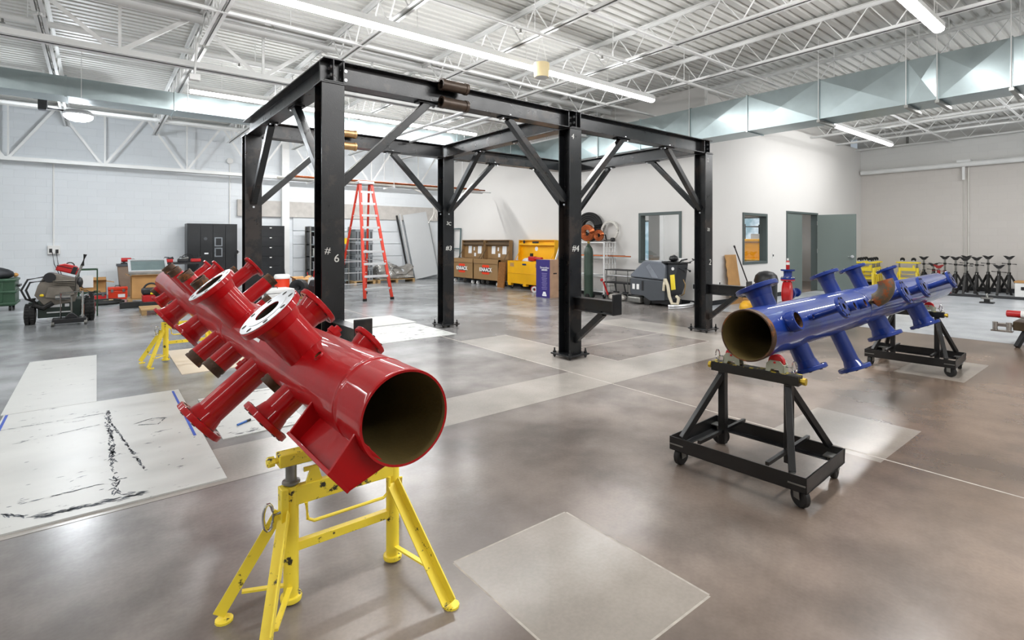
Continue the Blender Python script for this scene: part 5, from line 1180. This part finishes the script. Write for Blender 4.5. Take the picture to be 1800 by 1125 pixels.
for i, (y, x) in enumerate(((8.35, XO), (6.6, XO))):
    t = thing('wall_outlet', 'outlet on the office wall %s' % ('behind the folding bench' if i == 0 else 'behind the floor scrubber'), 'outlet', (x, y, .42))
    MB().box(-.012, 0, -.05, .05, -.08, .08).build('cover', M_steel if i == 0 else M_whitepl, t); MB().box(-.015, -.012, -.02, .02, -.05, .05).build('socket', M_dark, t)
t = thing('wall_outlet', 'outlet on the office front wall left of the leaning cardboard', 'outlet', (11.05, YO, .45)); MB().box(-.04, .04, -.012, 0, -.07, .07).build('cover', M_whitepl, t); MB().box(-.02, .02, -.015, -.012, -.05, .05).build('socket', M_dark, t)
t = thing('wall_switch', 'small dark switch on the office front wall between the window and the grey door', 'switch', (13.62, YO, 1.06)); MB().box(-.04, .04, -.012, 0, -.06, .06).build('cover', M_whitepl, t); MB().box(-.02, .02, -.02, -.012, -.02, .03).build('toggle', M_dark, t)

# floor scrubber (front to +Y)
t = thing('floor_scrubber', 'grey walk-behind floor scrubber parked against the office wall under the window', 'floor scrubber', (9.9, 7.1, 0))
hw = .27
def side(pts, mat, nm, x0=-hw, x1=hw, bv=.02, par=None): return MB().prism([(x0, a, b) for a, b in pts], (x1 - x0, 0, 0)).build(nm, mat, par or t, bevel=bv)
side([(-.3, .14), (.1, .1), (.28, .2), (.6, .2), (.64, .25), (.64, .56), (.6, .6), (-.3, .57)], M_gray, 'lower_tank')
side([(-.3, .58), (.62, .61), (.64, .66), (.28, .98), (.18, 1.0), (-.24, .98), (-.3, .9)], pm('scrubber_lid', '#6a7079', .4, 0, .04, 4), 'upper_tank', bv=.035)
side([(-.34, .95), (-.22, .95), (-.2, 1.0), (-.34, 1.0)], M_dark, 'lid_seam')
side([(-.58, .95), (-.32, .95), (-.32, .3), (-.42, .25), (-.5, .45)], pm('scrubber_dark', '#2a2d32', .45), 'rear_column', -.2, .2)
MB().prism([(-.26, -.14, .62), (-.26, .02, .62), (-.26, .2, .86), (-.26, .1, .92)], (-.02, 0, 0)).build('moulded_panel', pm('scrubber_lid2', '#7c828b', .4), t, bevel=.008)
MB().box(-.24, .24, -.62, -.3, .95, .98).build('control_deck', M_dark, t, bevel=.01)
for s_ in (-1, 1): MB().tube([(s_ * .2, -.6, .97), (s_ * .24, -.7, 1.03), (s_ * .1, -.74, 1.05)], .016).build('handle', M_dark, t)
MB().ball((-.05, -.38, 1.06), (.09, .1, .07), 12, 8).jitter(.01).build('rag', M_dark, t, smooth=60); MB().box(.0, .16, -.5, -.3, .98, 1.06).build('battery_charger', M_whitepl, t, bevel=.015)
MB().lathe((-.203, -.46, .84), (-1, 0, 0), [(.035, 0), (.035, .004)], 16).build('badge', M_whitepl, t)
MB().prism([(-.206, -.53, .4), (-.206, -.42, .38), (-.206, -.39, .7), (-.206, -.5, .72)], (.004, 0, 0)).build('warning_label', M_yel2, t)
for y in (.5, .38): MB().box(-.275, -.27, y, y + .07, .34, .46).build('data_label', M_whitepl, t)
MB().box(-.276, -.27, .26, .31, .32, .54).build('sight_gauge', M_dark, t)
MB().tube([(-.22, -.3, .56), (-.28, -.33, .6), (-.3, -.4, .48), (-.3, -.44, .25), (-.29, -.5, .1), (-.27, -.62, .1), (-.24, -.63, .22), (-.2, -.55, .25)], .034, 12).build('vacuum_hose', pm('beige_hose', '#cfc6ae', .5, 0, .1, 10), t)
MB().tube([(-.26, -.3, .62), (-.29, -.3, .5), (-.28, -.28, .36)], .03, 10).build('drain_hose', pm('beige_hose', '#cfc6ae', .5, 0, .1, 10), t)
MB().tube([V((.42 * math.cos(a), -.5 + .16 * math.sin(a) * -1, .06)) for a in [PI * i / 12 for i in range(13)]], .03, 8).tube([V((.42 * math.cos(a), -.5 - .16 * math.sin(a), .015)) for a in [PI * i / 12 for i in range(13)]], .015, 8).build('squeegee', M_alu, t)
MB().box(-.3, .3, .34, .7, .03, .17).build('brush_deck', M_steel, t, bevel=.03)
for s_ in (-1, 1): MB().lathe((s_ * .2 - .035, .2, .1), (1, 0, 0), [(.06, 0), (.1, .01), (.1, .06), (.06, .07)], 22).build('wheel', M_rubber, t)
MB().box(-.2, .2, -.4, .1, .06, .16).build('chassis', M_dark, t)
MB().tube([(.05, -.55, .6), (.02, -.62, .5), (.0, -.6, .3), (.05, -.5, .25)], .012, 8).build('cable', pm('tan_cable', '#8f7447', .5), t)
for s_ in (-1, 1): MB().tube([(s_ * .12, -.55, .85), (s_ * .1, -.66, .8)], .014).ball((s_ * .1, -.68, .79), .025, 8, 6).build('lever', M_dark, t)

# ================================================================== in front of the office front wall
m = MB().box(11.15, 11.7, 0, .02, 0, 1.1)
m = MB(); pts = [(11.2, 0), (11.75, 0), (11.68, 1.12), (11.2, 1.12)]
pts += [(11.2 + (.035 if k % 2 else 0), 1.12 - .1 * k - .05) for k in range(10)]
m.prism([(x, 6.16 + .12 * z, z) for x, z in pts], (0, .012, 0)); solo('cardboard_sheet', m, M_card, 'torn cardboard sheet leaning against the office front wall left of the small window', 'cardboard')
t = thing('broom', 'dark broom handle leaning across the cardboard sheet', 'broom', (11.98, 6.02, 0))
MB().cyl((0, 0, .08), (-.48, .2, 1.28), .014, n=8).build('handle', M_dark, t); MB().cyl((-.48, .2, 1.28), (-.5, .21, 1.33), .02, n=8).build('grip', M_rubber, t); MB().box(-.12, .14, -.04, .04, 0, .1).build('brush_head', M_card, t)
t = thing('waste_drum', 'black round-topped drum by the office front wall behind the first blue flange', 'drum', (11.7, 5.6, 0))
MB().lathe((0, 0, 0), (0, 0, 1), [(.2, 0), (.22, .02), (.23, .5), (.24, .52)], 24).build('body', M_dark, t); MB().lathe((0, 0, .52), (0, 0, 1), [(.25, 0), (.25, .04), (.22, .15), (.15, .22), (.04, .25)], 24).build('domed_lid', M_dark, t)
q = onZ(1309, 548); solo('yellow_bag', MB().ball((q.x + .1, q.y, .1), (.18, .14, .12), 16, 9).jitter(.012), pm('yellow_vinyl', '#e0a81c', .45, 0, .1, 6), 'small yellow bag on the floor behind the open end of the blue manifold', 'bag', smooth=60)
q = onZ(1294, 532) + V((-.1, -.35, 0)); solo('cardboard_offcut', MB().box(q.x - .08, q.x + .1, q.y - .1, q.y + .1, 0, .22), M_card, 'cardboard offcut standing on the floor next to the yellow bag', 'cardboard')
# pump with blue flanges
t = thing('water_pump', 'red pump with blue flanges on the floor behind the blue manifold', 'pump', (10.75, 4.75, 0), .3); t.scale = (1.0, 1.0, 1.0)
c = MB().lathe((0, -.1, .4), (0, 1, 0), [(.05, -.02), (.19, 0), (.22, .03), (.22, .13), (.19, .16), (.05, .18)], 28).build('volute', M_redp, t)
m = MB()
for k in range(5): m.lathe((0, -.1 + .03 * k, .4), (0, 1, 0), [(.225, .02), (.225, .032)], 28)
m.build('cooling_ribs', M_redp, c)
MB().lathe((.1, -.02, .5), (0, 0, 1), [(.09, 0), (.075, .1), (.075, .14), (.13, .145), (.13, .17)], 24).build('outlet_neck', M_redp, t)
MB().lathe((.1, -.02, .67), (0, 0, 1), [(.13, 0), (.13, .03), (.09, .035), (.075, .08), (.08, .16), (.13, .17), (.13, .2)], 24).build('blue_spool', M_blue, t)
m = MB()
for k in range(8): a = 2 * PI * k / 8; m.cyl((.1 + .11 * math.cos(a), -.02 + .11 * math.sin(a), .63), (.1 + .11 * math.cos(a), -.02 + .11 * math.sin(a), .72), .012, n=6)
m.build('flange_bolts', M_bolt, t)
MB().lathe((.15, -.02, .38), (1, -.3, 0), [(.13, 0), (.13, .06), (.06, .1), (.05, .35), (.09, .36), (.09, .4)], 22).build('inlet_spool', M_blue, t)
MB().box(-.2, .5, -.2, .22, 0, .05).box(-.12, .12, -.1, .12, .05, .22).build('base', M_dark, t)
t = thing('spray_can', 'small red and white spray can standing on the blue flange of the red pump', 'can', V((10.75, 4.75, .872)) + Matrix.Rotation(.3, 3, 'Z') @ V((.1, -.02, 0)))
MB().lathe((0, 0, 0), (0, 0, 1), [(.032, 0), (.034, .005), (.034, .15), (.022, .175)], 18).build('body', M_redp, t); MB().lathe((0, 0, .09), (0, 0, 1), [(.0345, 0), (.0345, .05)], 18).build('label_band', M_whitepl, t); MB().cyl((0, 0, .175), (0, 0, .22), .018, n=12).build('cap', M_whitepl, t)
# things inside the office
t = thing('job_box', 'yellow site box seen inside the office through the small window', 'job box', (14.75, 9.3, 0))
t.location = (16.6, 8.35, 0); t.rotation_euler.z = -PI / 2
MB().box(-.9, .9, -.3, .3, .12, .85).build('body', M_jobyel, t, bevel=.01); l = MB().box(-.9, .9, .22, .3, .85, 1.5).build('lid', M_jobyel, t, bevel=.01); MB().box(-.8, .8, .2, .22, 1.38, 1.42).build('lid_groove', M_tan, l); MB().lathe((-.5, .215, 1.25), (0, -1, 0), [(.08, 0), (.08, .004)], 16).build('round_sticker', M_paper, l)
for x in (-.8, .8): MB().cyl((x, -.2, .06), (x, .2, .06), .06, n=14).build('wheel', M_rubber, t)
t = thing('shelf_rack', 'black shelf rack inside the room behind the grey double door', 'shelf', (17.6, 8.6, 0))
for x in (-.5, .5):
    for y in (-.3, .3): MB().box(x - .02, x + .02, y - .02, y + .02, 0, 2.0).build('post', M_dark, t)
for z in (.1, .7, 1.3, 1.9): MB().box(-.5, .5, -.3, .3, z, z + .03).build('shelf', M_dark, t)
MB().bar((-.5, -.31, .15), (.5, -.31, 1.25), .03, .02).build('cross_brace', M_dark, t)
for i, z in enumerate((.73, 1.33)): solo('storage_box', MB().box(17.3, 17.85, 8.4, 8.8, z + .004, z + .34), M_whitepl, 'white box on the %s shelf of the rack behind the grey double door' % ('lower' if i == 0 else 'upper'), 'box', bevel=.008)

# ================================================================== stands along the right wall
rs_ = pipe_stand('roller_stand', 'yellow roller stand', 'yellow roller stands', True, M_yel2, [(-.06, .13), (-.06, -.13), (.06, -.13), (.06, .13)])
def stretch(o, k, dz):
    if o.type == 'MESH':
        up = o.name.startswith(('roller', 'head_beam', 'end_bolt'))
        for v in o.data.vertices: v.co.z = v.co.z + dz if up else v.co.z * k
    for c in o.children: stretch(c, k, dz)
stretch(rs_, 1.32, .605 * .32)
spots = [(19.45, 5.95, 'yellow roller stand nearest the wall in the cluster of four'), (19.1, 5.9, 'yellow roller stand second out from the wall in the cluster of four'), (18.75, 5.86, 'yellow roller stand third out from the wall in the cluster of four'), (18.4, 5.8, 'yellow roller stand nearest the camera in the cluster of four by the right wall'), (19.35, 4.95, 'lone yellow roller stand between the yellow cluster and the black jack stands')]
for i, (x, y, lb) in enumerate(spots):
    if i == 0: rs_.location = (x, y, 0); rs_.rotation_euler.z = PI / 2; rs_['label'] = lb
    else: dup(rs_, (x, y, 0), PI / 2, lb)
def jack_stand(u, d_wall, top, mat, label, rz):
    q = onX(u, 500, XR - d_wall)
    t = thing('jack_stand', label, 'jack stand', (q.x, q.y, 0), rz, 'V-head pipe jack stands')
    ph = .58
    for k in range(3):
        a = 2 * PI * k / 3; l = MB().bar((.03 * math.cos(a), .03 * math.sin(a), ph - .08), (.26 * math.cos(a), .26 * math.sin(a), .014), .05, .035).build('leg', mat, t)
        MB().cyl((.26 * math.cos(a), .26 * math.sin(a), 0), (.26 * math.cos(a), .26 * math.sin(a), .012), .028, n=10).build('foot', mat, l)
    MB().cyl((0, 0, .12), (0, 0, ph), .038, n=14).build('column', mat, t); s_ = MB().cyl((0, 0, .2), (0, 0, top - .1), .022, n=12).build('screw', M_steel, t)
    zh = max(ph + .03, top - .22); h_ = MB().tube([(0, -.15, zh + .01), (0, .15, zh - .01)], .012).lathe((0, 0, zh - .03), (0, 0, 1), [(.035, 0), (.04, .03), (.035, .05)], 12).build('screw_handle', mat, t)
    MB().prism([(-.035, -.12, top), (-.035, -.07, top), (-.035, 0, top - .03), (-.035, .07, top), (-.035, .12, top), (-.035, .035, top - .1), (-.035, -.035, top - .1)], (.07, 0, 0)).build('vee_head', mat, t)
    MB().tube(arc((.07, 0, ph - .04), .03, 0, 2 * PI, 10), .005).build('lock_pin', M_chrome, t)
    return t
js = [(1624, .3, .97, 'black V-head jack stand, leftmost of the row by the right wall'), (1641, .85, .8, 'short black jack stand beside the leftmost tall one'), (1661, .42, 1.0, 'black jack stand just right of the red one, close to the wall'), (1680, .97, 1.0, 'black jack stand in the middle row, second from the left'), (1697, 1.55, 1.0, 'black jack stand in the front row, right of the red one'), (1699, .3, 1.02, 'black jack stand close to the wall at the centre of the row'),
      (1717, .85, 1.0, 'tall black jack stand in the middle row, just left of the short one at right'), (1737, .42, 1.03, 'black jack stand close to the wall, second from the white chest'), (1756, .97, .8, 'short black jack stand near the right end of the row'), (1774, .3, 1.03, 'black jack stand close to the wall, nearest the white chest')]
M_jack = pm('jack_black', '#1d1c1b', .5, .2, .2, 8)
for i, (u, dw, top, lb) in enumerate(js): jack_stand(u, dw, top, M_jack, lb, PI)
jack_stand(1650, 1.58, .78, pm('jack_red', '#8c1a18', .5), 'dark red jack stand among the black ones at the left of the row', PI)
solo('floor_rail', MB().box(XR - .08, XR - .03, 1.9, 4.6, 0.0, .12), M_dark, 'long black rail on the floor behind the jack stands', 'rail')
q = onX(1790, 510, 18.5)
t = thing('storage_chest', 'white chest at the right edge beside the last jack stand', 'chest', (18.75, q.y - .35, 0))
MB().box(-.25, .3, -.45, .42, 0, .36).build('body', M_whitepl, t, bevel=.01); MB().box(-.26, .31, -.46, .43, .36, .4).build('lid', M_card, t); MB().box(-.262, -.25, .1, .3, .18, .26).build('handle', M_dark, t)
t = thing('steel_pipe', 'long black steel pipe on the floor in front of the jack stands', 'pipe', (17.5, 0, .02)); MB().cyl((0, 4.1, 0), (.35, .2, 0), .02, n=10).build('pipe', M_dark, t)
solo('steel_pipe', MB().cyl((17.85, 4.3, .02), (18.2, .2, .02), .02, n=10), M_dark, 'second black steel pipe on the floor, nearer the jack stands', 'pipe')
q = onZ(1735, 533)
t = thing('pipe_clamp', 'small black beam clamp on the floor by the long steel pipe', 'clamp', q)
MB().box(-.1, .1, -.12, .12, 0, .03).box(-.03, .03, -.05, .05, .03, .1).build('base', M_dark, t); MB().box(-.08, .08, -.1, .1, .1, .13).tube(arc((0, 0, .17), .05, 0, 2 * PI, 12), .014).build('jaw', M_steel, t)
# pipe threader at the right edge
t = thing('pipe_threader', 'low pipe threading machine on black legs at the right edge', 'machine', (10.1, 1.03, 0))
for a in ((-.38, .25), (-.36, -.38), (.4, .25), (.4, -.38)): MB().bar((a[0] * .5, a[1] * .6, .3), (a[0], a[1], .012), .05, .05).build('leg', M_dark, t)
MB().box(-.3, .45, -.45, .3, .22, .34).build('tray', pm('oily_brown', '#4a3d2c', .35, .3, .3, 6), t, bevel=.01)
MB().cyl((-.05, .4, .42), (-.05, .0, .42), .048, n=16).box(-.11, .01, .0, .2, .34, .42).build('motor', M_redp, t, bevel=.01); MB().lathe((-.05, .2, .42), (0, 1, 0), [(.05, 0), (.05, .05)], 16).build('label_band', M_whitepl, t)
MB().box(-.32, -.2, .3, .5, .26, .3).cyl((-.3, .34, .2), (-.3, .34, .32), .03, n=12).cyl((-.3, .48, .2), (-.3, .48, .32), .03, n=12).box(-.34, -.24, .3, .52, .19, .21).build('chain_vise', M_chrome, t)
MB().tube([(-.05, .02, .34), (-.05, .02, .58), (-.05, -.02, .62), (-.05, -.3, .62), (-.05, -.34, .58), (-.05, -.34, .34)], .018, 8).build('guard_frame', M_dark, t); MB().box(-.04, -.03, -.3, -.02, .38, .56).build('instruction_plate', M_whitepl, t)
